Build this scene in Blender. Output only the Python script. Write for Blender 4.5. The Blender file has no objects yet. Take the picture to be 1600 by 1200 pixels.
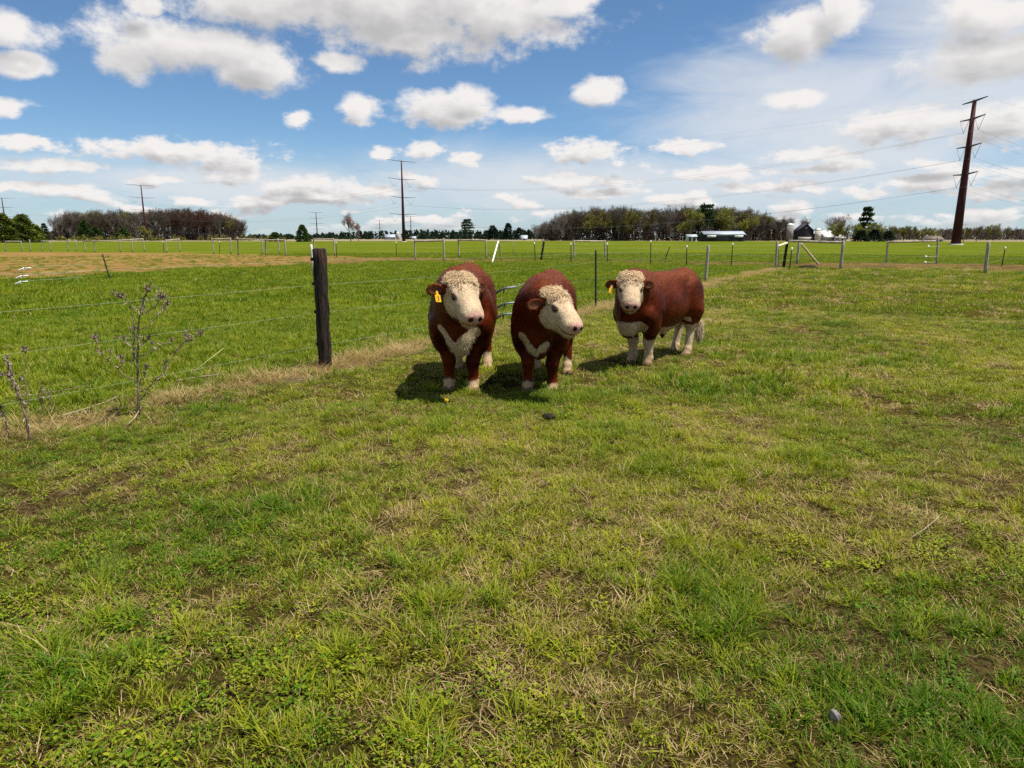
import bpy, bmesh, math, random
import numpy as np
from mathutils import Vector, Matrix

random.seed(7)
rng = np.random.default_rng(11)
scene = bpy.context.scene
C = scene.collection
R = math.radians

# ------------------------------------------------------------------ camera
FPX = 1066.7            # focal length in pixels of the 1600 x 1200 photograph
PITCH = math.atan(228.0 / FPX)
CAM_H = 1.62
cam_data = bpy.data.cameras.new('camera')
cam_data.sensor_width = 36.0
cam_data.lens = 36.0 * FPX / 1600.0
cam_data.clip_start = 0.05
cam_data.clip_end = 20000.0
cam = bpy.data.objects.new('camera', cam_data)
cam.location = (0, 0, CAM_H)
cam.rotation_euler = (math.pi / 2 - PITCH, 0, 0)
C.objects.link(cam)
scene.camera = cam

# ------------------------------------------------------------------ light
SUN_EL = R(67.0)
SUN_AZ = R(104.0)        # clockwise from +Y (the view direction): from the right
sun_vec = Vector((math.sin(SUN_AZ) * math.cos(SUN_EL), math.cos(SUN_AZ) * math.cos(SUN_EL), math.sin(SUN_EL)))
sun_data = bpy.data.lights.new('sun', 'SUN')
sun_data.energy = 5.0
sun_data.angle = R(0.53)
sun_data.color = (1.0, 0.95, 0.87)
sun = bpy.data.objects.new('sun', sun_data)
sun.rotation_euler = sun_vec.to_track_quat('Z', 'Y').to_euler()
sun.location = (0, 0, 60)
C.objects.link(sun)

scene.view_settings.view_transform = 'Standard'
scene.view_settings.look = 'None'
scene.view_settings.exposure = 0.69
scene.view_settings.gamma = 1.0
scene.view_settings.use_curve_mapping = False
scene.render.engine = 'CYCLES'
cy = scene.cycles
cy.use_denoising = False
try:
    cy.denoiser = 'OPENIMAGEDENOISE'
    cy.denoising_prefilter = 'ACCURATE'
except Exception:
    pass
cy.max_bounces = 5
cy.diffuse_bounces = 2
cy.glossy_bounces = 2
cy.transmission_bounces = 3
cy.transparent_max_bounces = 4
cy.caustics_reflective = False
cy.caustics_refractive = False
cy.sample_clamp_indirect = 6.0

# ------------------------------------------------------------------ pixel <-> place (used to measure where things stand on the ground)
_cp, _sp = math.cos(PITCH), math.sin(PITCH)


def ray(px, py):
    a, b = (px - 800.0) / FPX, (600.0 - py) / FPX
    return Vector((a, _cp + b * _sp, -_sp + b * _cp))


def on_ground(px, py, z=0.0):
    d = ray(px, py)
    t = (z - CAM_H) / d.z
    return Vector((d.x * t, d.y * t, z))


def at_depth(px, y):
    """point on the ground at distance y straight ahead, in the column px near the horizon"""
    d = ray(px, 372)
    t = y / d.y
    return Vector((d.x * t, y, 0.0))


def height_at(p, py):
    """height above p's ground at which a vertical through p meets image row py"""
    b = (600.0 - py) / FPX
    k = (-_sp + b * _cp) / (_cp + b * _sp)
    return CAM_H + p[1] * k - 0.0


def project(x, y, z):
    x = np.asarray(x, float); y = np.asarray(y, float); z = np.asarray(z, float) - CAM_H
    dep = y * _cp - z * _sp
    up = y * _sp + z * _cp
    dep = np.where(dep < 0.05, 0.05, dep)
    return 800 + FPX * x / dep, 600 - FPX * up / dep


# ------------------------------------------------------------------ sky: Nishita sky with broken cumulus
world = bpy.data.worlds.new('World')
scene.world = world
world.use_nodes = True
nt = world.node_tree
nt.nodes.clear()
SKY_STRENGTH = 0.064


class NB:
    """small helper for building node trees"""
    def __init__(self, tree):
        self.t = tree

    def node(self, kind, **kw):
        n = self.t.nodes.new(kind)
        for k, v in kw.items():
            setattr(n, k, v)
        return n

    def put(self, sock, v):
        if isinstance(v, bpy.types.NodeSocket):
            self.t.links.new(v, sock)
        elif v is not None:
            sock.default_value = v

    def math(self, op, a, b=None, c=None, clamp=False):
        n = self.node('ShaderNodeMath', operation=op)
        n.use_clamp = clamp
        for i, v in enumerate((a, b, c)):
            if v is not None:
                self.put(n.inputs[i], v)
        return n.outputs[0]

    def vmath(self, op, a, b=None, c=None, out=0, scale=None):
        n = self.node('ShaderNodeVectorMath', operation=op)
        for i, v in enumerate((a, b, c)):
            if v is not None:
                self.put(n.inputs[i], v)
        if scale is not None:
            self.put(n.inputs['Scale'], scale)
        return n.outputs[out]

    def noise(self, vec, scale, detail=3.0, rough=0.55, dist=0.0, color=False, lac=2.0):
        n = self.node('ShaderNodeTexNoise')
        self.put(n.inputs['Vector'], vec)
        n.inputs['Scale'].default_value = scale
        n.inputs['Detail'].default_value = detail
        n.inputs['Roughness'].default_value = rough
        n.inputs['Distortion'].default_value = dist
        n.inputs['Lacunarity'].default_value = lac
        return n.outputs['Color' if color else 'Fac']

    def ramp(self, v, lo, hi, a=0.0, b=1.0, smooth=True):
        n = self.node('ShaderNodeMapRange', interpolation_type='SMOOTHSTEP' if smooth else 'LINEAR')
        n.clamp = True
        self.put(n.inputs[0], v)
        for i, q in zip((1, 2, 3, 4), (lo, hi, a, b)):
            self.put(n.inputs[i], q)
        return n.outputs[0]

    def mix(self, f, a, b, mode='MIX'):
        n = self.node('ShaderNodeMix', data_type='RGBA', blend_type=mode)
        self.put(n.inputs[0], f)
        self.put(n.inputs[6], a if isinstance(a, bpy.types.NodeSocket) else (*a[:3], 1.0))
        self.put(n.inputs[7], b if isinstance(b, bpy.types.NodeSocket) else (*b[:3], 1.0))
        return n.outputs[2]

    def comb(self, x, y, z):
        n = self.node('ShaderNodeCombineXYZ')
        for i, v in enumerate((x, y, z)):
            self.put(n.inputs[i], v)
        return n.outputs[0]

    def sep(self, v):
        n = self.node('ShaderNodeSeparateXYZ')
        self.put(n.inputs[0], v)
        return n.outputs


w = NB(nt)
sky = w.node('ShaderNodeTexSky', sky_type='NISHITA')
sky.sun_disc = False
sky.sun_elevation = SUN_EL
sky.sun_rotation = SUN_AZ
sky.altitude = 1500
sky.air_density = 1.0
sky.dust_density = 0.1
sky.ozone_density = 3.0

tc = w.node('ShaderNodeTexCoord').outputs['Generated']
dx, dy, dz = w.sep(tc)
# the direction as a bearing and a slope above the horizon; works all the way round
horiz = w.math('SQRT', w.math('ADD', w.math('MULTIPLY', dx, dx), w.math('MULTIPLY', dy, dy)))
slope = w.math('DIVIDE', dz, w.math('MAXIMUM', horiz, 1e-3))
bearing = w.math('ARCTAN2', dx, dy)

# cloud banks over this field: (photo column, row, half width, half height, sharp weight)
CUM = [
    (300, 72, 175, 46), (200, 88, 62, 36), (405, 108, 82, 42), (532, 98, 38, 22),
    (620, 5, 300, 86), (760, 28, 160, 60), (440, 0, 190, 50), (880, 0, 75, 36), (640, 50, 160, 40),
    (15, 50, 75, 34), (30, 102, 48, 24), (8, 165, 48, 19), (225, 2, 34, 20),
    (695, 174, 92, 32), (735, 153, 44, 24), (805, 180, 55, 17), (560, 172, 32, 24),
    (932, 142, 42, 22), (915, 238, 66, 20),
    (662, 238, 36, 16), (598, 238, 18, 12), (727, 250, 24, 13),
    (1250, 55, 74, 52), (1312, 28, 44, 50),
    (1065, 228, 62, 13), (1245, 158, 52, 17),
    (270, 236, 160, 22), (90, 258, 75, 14), (30, 222, 60, 14),
    (360, 266, 52, 20), (300, 314, 38, 9),
    (480, 290, 85, 17), (585, 298, 42, 13), (880, 281, 60, 12), (940, 300, 70, 11),
    (1120, 270, 90, 12), (1280, 243, 80, 13),
    (1410, 198, 110, 30), (1560, 195, 90, 40), (1540, 85, 140, 52), (1560, 10, 120, 40), (1470, 282, 100, 18), (1300, 262, 70, 12), (465, 190, 28, 14), (1190, 290, 80, 10),
]
VEIL = [(1350, 190, 360, 130), (1530, 60, 280, 190), (1000, 285, 600, 50), (350, 285, 400, 30)]


def sky_pos(px, py):
    d = ray(px, py)
    return math.atan2(d.x, d.y), d.z / math.hypot(d.x, d.y)


def blob_group(name, blobs, grow=1.0):
    g = bpy.data.node_groups.new(name, 'ShaderNodeTree')
    g.interface.new_socket('P', in_out='INPUT', socket_type='NodeSocketVector')
    g.interface.new_socket('D', in_out='OUTPUT', socket_type='NodeSocketFloat')
    b = NB(g)
    gi = b.node('NodeGroupInput').outputs[0]
    go = b.node('NodeGroupOutput')
    cur = None
    for (px, py, hw, hh) in blobs:
        cx, cy_ = sky_pos(px, py)
        lx = abs(sky_pos(px + hw, py)[0] - sky_pos(px - hw, py)[0]) / 2 * grow
        ly = abs(sky_pos(px, py - hh)[1] - sky_pos(px, py + hh)[1]) / 2 * grow
        q = b.vmath('MULTIPLY_ADD', gi, (1 / lx, 1 / ly, 0), (-cx / lx, -cy_ / ly, 0))
        r2 = b.vmath('LENGTH', q, out=1)
        cur = r2 if cur is None else b.math('MINIMUM', cur, r2)
    b.put(go.inputs[0], b.math('SUBTRACT', 1.0, cur))
    return g


def use_group(g, vec):
    n = w.node('ShaderNodeGroup')
    n.node_tree = g
    w.put(n.inputs[0], vec)
    return n.outputs[0]


P = w.comb(bearing, slope, 0.0)
# finer billows for the clouds low over the horizon, which are farther off
zoom = w.math('DIVIDE', 1.0, w.math('ADD', w.math('MAXIMUM', slope, 0.0), 0.10))
lowness = w.ramp(slope, 0.24, 0.09)
warp = w.noise(P, 7.5, 3.0, 0.6, color=True)
warp = w.vmath('MULTIPLY', w.vmath('SUBTRACT', warp, (0.5, 0.5, 0.5)), (1.0, 0.7, 0))
Pw = w.vmath('ADD', P, w.vmath('SCALE', warp, scale=w.math('DIVIDE', 0.19, zoom)))
cum_g = blob_group('cumulus_banks', CUM, 1.10)
veil_g = blob_group('veil_banks', VEIL, 1.25)
step = w.comb(w.math('DIVIDE', 0.05, zoom), w.math('DIVIDE', 0.085, zoom), 0.0)
PA = w.vmath('MULTIPLY', P, (1.0, 1.25, 1.0))
PB = w.vmath('MULTIPLY', P, (1.0, 1.8, 1.0))
# fair-weather cumulus everywhere else and in the low bands, from noise alone
beside = w.ramp(w.math('ABSOLUTE', bearing), 0.74, 0.95)
over = w.ramp(slope, 0.42, 0.60)
low = w.ramp(slope, 0.15, 0.06)
field = w.math('MAXIMUM', w.math('MAXIMUM', beside, over), low)
bias = w.math('MULTIPLY', w.math('SUBTRACT', 1.0, field), -2.0)
far_n = w.noise(w.vmath('MULTIPLY', P, (1.0, 3.4, 1.0)), 9.0, 2.0, 0.5)
far_d = w.math('ADD', w.math('MULTIPLY', w.math('SUBTRACT', far_n, 0.515), 6.5), bias)
far_n2 = w.noise(w.vmath('MULTIPLY', w.vmath('ADD', P, step), (1.0, 3.4, 1.0)), 9.0, 1.0, 0.5)
far_d2 = w.math('ADD', w.math('MULTIPLY', w.math('SUBTRACT', far_n2, 0.515), 6.5), bias)
def billows(vec_a, vec_b, da, db):
    n = w.node('ShaderNodeMix', data_type='FLOAT')
    w.put(n.inputs[0], lowness)
    w.put(n.inputs[2], w.noise(vec_a, 13.0, da, 0.64))
    w.put(n.inputs[3], w.noise(vec_b, 38.0, db, 0.6))
    return n.outputs[0]


billow = billows(PA, PB, 7.0, 5.0)
billow2 = billows(w.vmath('ADD', PA, step), w.vmath('ADD', PB, step), 3.0, 2.0)
d0 = w.math('MAXIMUM', use_group(cum_g, Pw), far_d)
d1 = w.math('MAXIMUM', use_group(cum_g, w.vmath('ADD', Pw, step)), far_d2)
dens = w.math('ADD', d0, w.math('MULTIPLY', w.math('SUBTRACT', billow, 0.5), 2.3))
dens2 = w.math('ADD', d1, w.math('MULTIPLY', w.math('SUBTRACT', billow2, 0.5), 1.5))
dens_s = w.math('ADD', d0, w.math('MULTIPLY', w.math('SUBTRACT', billow, 0.5), 1.5))
alpha = w.math('MULTIPLY', w.ramp(dens, -0.08, 0.52), w.ramp(slope, 0.0, 0.03))
thick = w.ramp(dens_s, 0.05, 1.0)
toward = w.math('SUBTRACT', dens2, dens_s)          # more cloud on the sun's side of this point = greyer
shade = w.ramp(w.math('ADD', toward, w.math('MULTIPLY', thick, 0.75)), -0.30, 1.0)
cloud_col = w.mix(shade, (8.7, 8.45, 8.3), (4.8, 4.75, 4.85))
veil_n = w.noise(w.vmath('MULTIPLY', P, (1.0, 3.0, 1.0)), 5.0, 5.0, 0.6, 0.6)
veil = w.math('ADD', use_group(veil_g, Pw), w.math('MULTIPLY', w.math('SUBTRACT', veil_n, 0.5), 1.6))
veil_a = w.math('MULTIPLY', w.ramp(veil, -0.30, 0.85), 0.84)
base_sky = w.mix(w.ramp(slope, 0.16, -0.02, 0.0, 0.75), w.mix(1.0, sky.outputs[0], (0.86, 1.04, 1.13), 'MULTIPLY'), (4.5, 5.4, 6.2))
skyc = w.mix(veil_a, base_sky, (7.2, 7.5, 7.9))
skyc = w.mix(alpha, skyc, cloud_col)
# below the horizon only ground is ever seen
bg = w.node('ShaderNodeBackground')
bg.inputs['Strength'].default_value = SKY_STRENGTH
nt.links.new(skyc, bg.inputs['Color'])
wo = w.node('ShaderNodeOutputWorld')
nt.links.new(bg.outputs[0], wo.inputs['Surface'])
try:
    world.cycles.sampling_method = 'NONE'
except Exception:
    pass

# ------------------------------------------------------------------ helpers
def tag(o, label=None, cat=None, group=None, kind=None):
    for k, v in (('label', label), ('category', cat), ('group', group), ('kind', kind)):
        if v:
            o[k] = v
    return o


def link(name, mesh, parent=None, mat=None):
    o = bpy.data.objects.new(name, mesh)
    if mat is not None and mesh is not None and len(mesh.materials) == 0:
        mesh.materials.append(mat)
    C.objects.link(o)
    if parent is not None:
        o.parent = parent
    return o


def empty(name, loc=(0, 0, 0), rz=0.0):
    o = bpy.data.objects.new(name, None)
    o.empty_display_size = 0.2
    o.location = loc
    o.rotation_euler = (0, 0, rz)
    C.objects.link(o)
    return o


def mesh_np(name, verts, faces, smooth=False):
    """faces: list of index arrays (n,3) / (n,4)"""
    me = bpy.data.meshes.new(name)
    verts = np.asarray(verts, np.float32)
    if not isinstance(faces, (list, tuple)):
        faces = [faces]
    loops = np.concatenate([np.asarray(f, np.int32).ravel() for f in faces])
    tot = np.concatenate([np.full(len(f), np.asarray(f).shape[1], np.int32) for f in faces])
    start = np.concatenate([[0], np.cumsum(tot)[:-1]]).astype(np.int32)
    me.vertices.add(len(verts)); me.vertices.foreach_set('co', verts.ravel())
    me.loops.add(len(loops)); me.loops.foreach_set('vertex_index', loops)
    me.polygons.add(len(tot)); me.polygons.foreach_set('loop_start', start)
    if smooth:
        me.polygons.foreach_set('use_smooth', np.ones(len(tot), bool))
    me.update(calc_edges=True)
    return me


def fattr(me, name, vals):
    a = me.attributes.new(name, 'FLOAT', 'POINT')
    a.data.foreach_set('value', np.asarray(vals, np.float32))


def cattr(me, name, rgb):
    a = me.attributes.new(name, 'FLOAT_COLOR', 'POINT')
    rgba = np.ones((len(rgb), 4), np.float32); rgba[:, :3] = rgb
    a.data.foreach_set('color', rgba.ravel())


def _hash(i, j, seed):
    h = (i.astype(np.int64) * 374761393 + j.astype(np.int64) * 668265263 + seed * 1442695041) & 0xFFFFFFFF
    h = ((h ^ (h >> 13)) * 1274126177) & 0xFFFFFFFF
    return ((h ^ (h >> 16)) & 0xFFFF) / 65535.0


def vnoise(x, y, seed=0):
    x = np.asarray(x, float); y = np.asarray(y, float)
    i = np.floor(x).astype(np.int64); j = np.floor(y).astype(np.int64)
    u = x - i; v = y - j
    u = u * u * (3 - 2 * u); v = v * v * (3 - 2 * v)
    a = _hash(i, j, seed); b = _hash(i + 1, j, seed); c = _hash(i, j + 1, seed); d = _hash(i + 1, j + 1, seed)
    return (a * (1 - u) + b * u) * (1 - v) + (c * (1 - u) + d * u) * v


def fbm(x, y, seed=0, oct=4, gain=0.5):
    s = 0.0; a = 1.0; t = 0.0
    for k in range(oct):
        s = s + a * vnoise(np.asarray(x) * 2 ** k + 17.3 * k, np.asarray(y) * 2 ** k - 9.1 * k, seed + k); t += a; a *= gain
    return s / t


def sstep(v, lo, hi):
    t = np.clip((np.asarray(v, float) - lo) / (hi - lo), 0, 1)
    return t * t * (3 - 2 * t)


# ------------------------------------------------------------------ materials
def material(name):
    m = bpy.data.materials.new(name)
    m.use_nodes = True
    m.node_tree.nodes.clear()
    b = NB(m.node_tree)
    out = b.node('ShaderNodeOutputMaterial')
    return m, b, out


def principled(b, out, color, rough=0.8, spec=0.3, metal=0.0, bump=None, bump_d=0.01, bump_s=0.5):
    p = b.node('ShaderNodeBsdfPrincipled')
    b.put(p.inputs['Base Color'], color if isinstance(color, bpy.types.NodeSocket) else (*color, 1.0))
    b.put(p.inputs['Roughness'], rough)
    p.inputs['Specular IOR Level'].default_value = spec
    p.inputs['Metallic'].default_value = metal
    if bump is not None:
        bn = b.node('ShaderNodeBump')
        bn.inputs['Distance'].default_value = bump_d
        bn.inputs['Strength'].default_value = bump_s
        b.put(bn.inputs['Height'], bump)
        b.put(p.inputs['Normal'], bn.outputs[0])
    b.t.links.new(p.outputs[0], out.inputs['Surface'])
    return p


def simple_mat(name, c0, c1, scale=8.0, rough=0.8, spec=0.3, metal=0.0, bump_d=0.005, stretch=(1, 1, 1)):
    m, b, out = material(name)
    co = b.vmath('MULTIPLY', b.node('ShaderNodeTexCoord').outputs['Object'], stretch)
    n = b.noise(co, scale, 5.0, 0.6)
    col = b.mix(b.ramp(n, 0.3, 0.7), c0, c1)
    principled(b, out, col, rough, spec, metal, bump=n, bump_d=bump_d)
    return m


# ------------------------------------------------------------------ the lie of the land
FENCE_A = on_ground(508, 574)            # near fence: dark timber post ... corner post
FENCE_B = on_ground(1213, 421)
_fd = (FENCE_B - FENCE_A).normalized()
FENCE_N = Vector((-_fd.y, _fd.x, 0))     # points to the hay field side


def fence_side(x, y):
    """signed distance to the near fence line, positive in the hay field"""
    return (np.asarray(x) - FENCE_A.x) * FENCE_N.x + (np.asarray(y) - FENCE_A.y) * FENCE_N.y


def along_fence(x, y):
    return (np.asarray(x) - FENCE_A.x) * _fd.x + (np.asarray(y) - FENCE_A.y) * _fd.y


def ground_z(x, y):
    x = np.asarray(x, float); y = np.asarray(y, float)
    r = np.hypot(x, y)
    amp = 1 - sstep(r, 25, 60)
    return ((fbm(x * 1.3, y * 1.3, 3, 3) - 0.5) * 0.075 + (fbm(x * 0.28, y * 0.28, 9, 2) - 0.5) * 0.10) * amp


# the dirt lane and the bare strip: their edges as surveyed on the ground
def _edge(pts):
    P_ = [on_ground(a, b) for a, b in pts]
    bear = np.array([math.atan2(p.x, p.y) for p in P_]); dist = np.array([math.hypot(p.x, p.y) for p in P_])
    return bear, dist


LANE_FAR = _edge([(-300, 393), (0, 394), (200, 395), (400, 398), (520, 400), (700, 404), (900, 406), (1200, 409.5), (1400, 411.5), (1600, 415), (1900, 420)])
LANE_NEAR = _edge([(-300, 452), (0, 437), (100, 432), (300, 421), (450, 415), (520, 412.5), (700, 410), (900, 410.5), (1100, 415), (1200, 418), (1400, 419), (1600, 424), (1900, 430)])


def lane_mask(x, y):
    bear = np.arctan2(x, y); d = np.hypot(x, y)
    far = np.interp(bear, *LANE_FAR); near = np.interp(bear, *LANE_NEAR)
    wob = 1 + (fbm(np.asarray(x) * 0.35, np.asarray(y) * 0.35, 21, 4) - 0.5) * 0.22
    m = sstep(d * wob, near * 0.965, near * 1.05) * (1 - sstep(d * wob, far * 0.97, far * 1.03))
    return m * (np.asarray(y) > 5)


BARE = [(100, 775, .42, .6), (215, 752, .26, .8), (60, 800, .4, .45), (1540, 770, .5, .5), (1440, 800, .4, .45), (1330, 770, .4, .3), (720, 745, .35, .6), (350, 688, .3, .8),
        (500, 700, .4, .5), (855, 657, .22, .6), (1150, 780, .35, .4), (620, 700, .5, .45), (1180, 655, .3, .5), (960, 1130, .3, .35), (1480, 1000, .35, .25), (300, 1130, .25, .35), (1250, 930, .3, .4)]
LUSH = [(900, 622, .55, 1.0), (960, 640, .4, .6), (1180, 562, .7, 1.0), (1420, 560, .8, .5), (730, 965, .34, 1.0), (1060, 900, .33, .9), (640, 900, .3, .7), (150, 595, .6, 1.0), (560, 1010, .2, .5), (1370, 1080, .35, .8), (1130, 960, .25, .6), (90, 1060, .3, .7), (1560, 1150, .3, .8), (420, 800, .4, .5), (1240, 600, .5, .7), (700, 1080, .25, .5), (1090, 610, .5, .6)]
BARE_P = [(on_ground(a, b), r, s) for a, b, r, s in BARE]
LUSH_P = [(on_ground(a, b), r, s) for a, b, r, s in LUSH]


def spots(x, y, pts):
    m = np.zeros(np.shape(x))
    for p, r, s in pts:
        d = np.hypot((np.asarray(x) - p.x), (np.asarray(y) - p.y)) / r
        m = np.maximum(m, s * np.exp(-d * d))
    return m


def bare_mask(x, y):
    base = np.clip(spots(x, y, BARE_P), 0, 1)
    n = sstep(fbm(np.asarray(x) * 1.7, np.asarray(y) * 1.7, 41, 4), 0.62, 0.80) * 0.4
    return np.clip(base * (0.5 + fbm(np.asarray(x) * 6, np.asarray(y) * 6, 43, 3)) + n * (fence_side(x, y) < 0.3), 0, 1)


def lush_mask(x, y):
    n = sstep(fbm(np.asarray(x) * 1.1, np.asarray(y) * 1.1, 51, 4), 0.52, 0.75) * 0.42
    return np.clip(spots(x, y, LUSH_P) + n, 0, 1)


def fence_straw(x, y):
    """the strip of last year's dead grass under the near fence"""
    s = fence_side(x, y) + (fbm(np.asarray(x) * 0.9, np.asarray(y) * 0.9, 61, 3) - 0.5) * 0.9
    t = along_fence(x, y)
    wdt = 0.30 + 0.25 * sstep(t, 2, 14)
    return np.exp(-(s / wdt) ** 2) * (0.25 + 0.75 * sstep(fbm(np.asarray(x) * 0.6, np.asarray(y) * 0.6, 63, 2), 0.35, 0.6)) * (t < 33) * (t > -9)


# ------------------------------------------------------------------ ground sheet
NA, NR = 640, 330
ang = np.linspace(0, 2 * math.pi, NA, endpoint=False)
rad = np.concatenate([np.geomspace(0.6, 110, 250), np.geomspace(115, 14000, NR - 250)])
AA, RR = np.meshgrid(ang, rad)
GX, GY = (RR * np.sin(AA)).ravel(), (RR * np.cos(AA)).ravel()
gv = np.stack([GX, GY, ground_z(GX, GY)], 1)
gv = np.vstack([gv, [[0, 0, float(ground_z(0.0, 0.0))]]])
ii, jj = np.meshgrid(np.arange(NR - 1), np.arange(NA), indexing='ij')
j2 = (jj + 1) % NA
quads = np.stack([ii * NA + jj, (ii + 1) * NA + jj, (ii + 1) * NA + j2, ii * NA + j2], -1).reshape(-1, 4)[:, ::-1]
cen = NR * NA
tris = np.stack([np.full(NA, cen), (np.arange(NA) + 1) % NA, np.arange(NA)], 1)[:, ::-1][:, ::-1]
gme = mesh_np('ground', gv, [quads, tris], smooth=True)
gx_, gy_ = gv[:, 0], gv[:, 1]
fattr(gme, 'lane', lane_mask(gx_, gy_))
fattr(gme, 'bare', bare_mask(gx_, gy_))
fattr(gme, 'hay', sstep(fence_side(gx_, gy_), -0.3, 0.3))
fattr(gme, 'straw', fence_straw(gx_, gy_))

gm, b, out = material('pasture_ground')
pos = b.node('ShaderNodeNewGeometry').outputs['Position']


def attr(b, name, kind='GEOMETRY', o='Fac'):
    n = b.node('ShaderNodeAttribute', attribute_type=kind)
    n.attribute_name = name
    return n.outputs[o]


lane, bare, hay, strw = (attr(b, k) for k in ('lane', 'bare', 'hay', 'straw'))
fine = b.noise(pos, 34.0, 8.0, 0.75)
mid = b.noise(pos, 2.6, 5.0, 0.6)
big = b.noise(pos, 0.22, 4.0, 0.55)
px_, py_, pz_ = b.sep(pos)
dist = b.math('SQRT', b.math('ADD', b.math('MULTIPLY', px_, px_), b.math('MULTIPLY', py_, py_)))
thatch = b.mix(b.ramp(fine, 0.35, 0.7), (0.014, 0.010, 0.004), (0.15, 0.100, 0.040))
turf = b.mix(b.ramp(mid, 0.3, 0.7), (0.026, 0.034, 0.004), (0.11, 0.095, 0.013))
near_c = b.mix(b.ramp(fine, 0.42, 0.62), thatch, turf)
hay_c = b.mix(b.ramp(b.math('ADD', b.math('MULTIPLY', big, 0.5), b.math('MULTIPLY', mid, 0.5)), 0.36, 0.62), (0.045, 0.080, 0.004), (0.085, 0.115, 0.008))
near_c = b.mix(hay, near_c, hay_c)
# beyond the lane: meadow seen flat on, where single blades no longer show
far_mix = b.noise(b.vmath('MULTIPLY', pos, (0.10, 0.16, 1.0)), 1.0, 8.0, 0.72)
far_c = b.mix(b.ramp(far_mix, 0.3, 0.72), (0.062, 0.090, 0.005), (0.120, 0.135, 0.014))
col = b.mix(b.ramp(dist, 24.0, 48.0), near_c, far_c)
soil_far = b.mix(b.ramp(far_mix, 0.35, 0.65), (0.17, 0.13, 0.085), (0.25, 0.21, 0.14))
col = b.mix(b.ramp(b.math('ADD', dist, b.math('MULTIPLY', far_mix, 160.0)), 430.0, 520.0), col, soil_far)
soil = b.mix(b.ramp(fine, 0.38, 0.62), (0.018, 0.011, 0.006), (0.15, 0.098, 0.050))
col = b.mix(b.math('MULTIPLY', bare, b.ramp(mid, 0.25, 0.55)), col, soil)
# lane: trodden earth, with pale dead grass on the wide strip to the left
ln = b.noise(b.vmath('MULTIPLY', pos, (0.30, 0.50, 1.0)), 1.0, 9.0, 0.78)
west = b.ramp(px_, 2.0, -22.0)
pale = b.mix(b.ramp(ln, 0.30, 0.66), (0.140, 0.070, 0.024), (0.250, 0.168, 0.058))
earth = b.mix(b.ramp(ln, 0.32, 0.68), (0.060, 0.036, 0.016), (0.165, 0.105, 0.046))
ln2 = b.noise(b.vmath('MULTIPLY', pos, (0.16, 0.30, 1.0)), 1.0, 8.0, 0.72)
lc = b.mix(west, earth, pale)
lc = b.mix(b.math('MULTIPLY', b.ramp(ln2, 0.50, 0.70), 0.55), lc, (0.105, 0.098, 0.014))
col = b.mix(lane, col, lc)
col = b.mix(b.math('MULTIPLY', strw, 0.85), col, b.mix(b.ramp(fine, 0.35, 0.65), (0.13, 0.095, 0.05), (0.36, 0.28, 0.17)))
principled(b, out, col, 1.0, 0.0, bump=fine, bump_d=0.05, bump_s=0.9)
ground = link('ground', gme, mat=gm)
tag(ground, kind='structure')


# ------------------------------------------------------------------ grass
def blade_set(n, radius, lmin, lmax, wid, lean, dead_frac, seed, flat=0.0, segs=3, droop=0.6):
    r = np.random.default_rng(seed)
    a = r.uniform(0, 2 * math.pi, n); rr = radius * np.sqrt(r.uniform(0, 1, n))
    bx, by = rr * np.cos(a), rr * np.sin(a)
    L = r.uniform(lmin, lmax, n) * (1.12 - 0.45 * rr / radius)
    az = a + r.normal(0, 1.1, n)
    tilt = np.clip(np.abs(r.normal(lean, 0.28, n)), 0.02, 1.45)
    dead = (r.uniform(0, 1, n) < dead_frac).astype(float)
    if flat > 0:
        tilt = np.where(r.uniform(0, 1, n) < flat, r.uniform(1.25, 1.52, n), tilt)
    W = wid * r.uniform(0.65, 1.35, n)
    bv = r.uniform(0, 1, n)
    side_az = az + math.pi / 2 + r.normal(0, 0.5, n)
    sx, sy = np.cos(side_az), np.sin(side_az)
    V = []; ts = np.linspace(0, 1, segs + 1)
    x, y, z = bx.copy(), by.copy(), np.full(n, -0.004)
    th = tilt.copy()
    pts = [(x.copy(), y.copy(), z.copy())]
    for k in range(segs):
        x = x + L / segs * np.sin(th) * np.cos(az); y = y + L / segs * np.sin(th) * np.sin(az)
        z = z + L / segs * np.cos(th)
        z = np.maximum(z, 0.003 + 0.004 * bv)
        pts.append((x.copy(), y.copy(), z.copy()))
        th = np.minimum(th + droop * r.uniform(0.2, 1.0, n) * (1.5 - th) , 1.7)
    verts = []
    prof = [1.0, 0.95, 0.7, 0.4][:segs] if segs > 2 else [1.0, 0.8][:segs]
    for k in range(segs):
        px, py, pz = pts[k]; h = W * prof[k] / 2
        verts.append(np.stack([px - sx * h, py - sy * h, pz], 1)); verts.append(np.stack([px + sx * h, py + sy * h, pz], 1))
    verts.append(np.stack(pts[segs], 1))
    nv = 2 * segs + 1
    Vv = np.stack(verts, 1).reshape(-1, 3)
    base = np.arange(n)[:, None] * nv
    q = []
    for k in range(segs - 1):
        q.append(base + np.array([2 * k, 2 * k + 1, 2 * k + 3, 2 * k + 2]))
    Q = np.concatenate(q).reshape(-1, 4)
    T = (base + np.array([2 * segs - 2, 2 * segs - 1, 2 * segs])).reshape(-1, 3)
    return Vv, Q, T, np.repeat(bv, nv), np.repeat(dead, nv)


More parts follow.
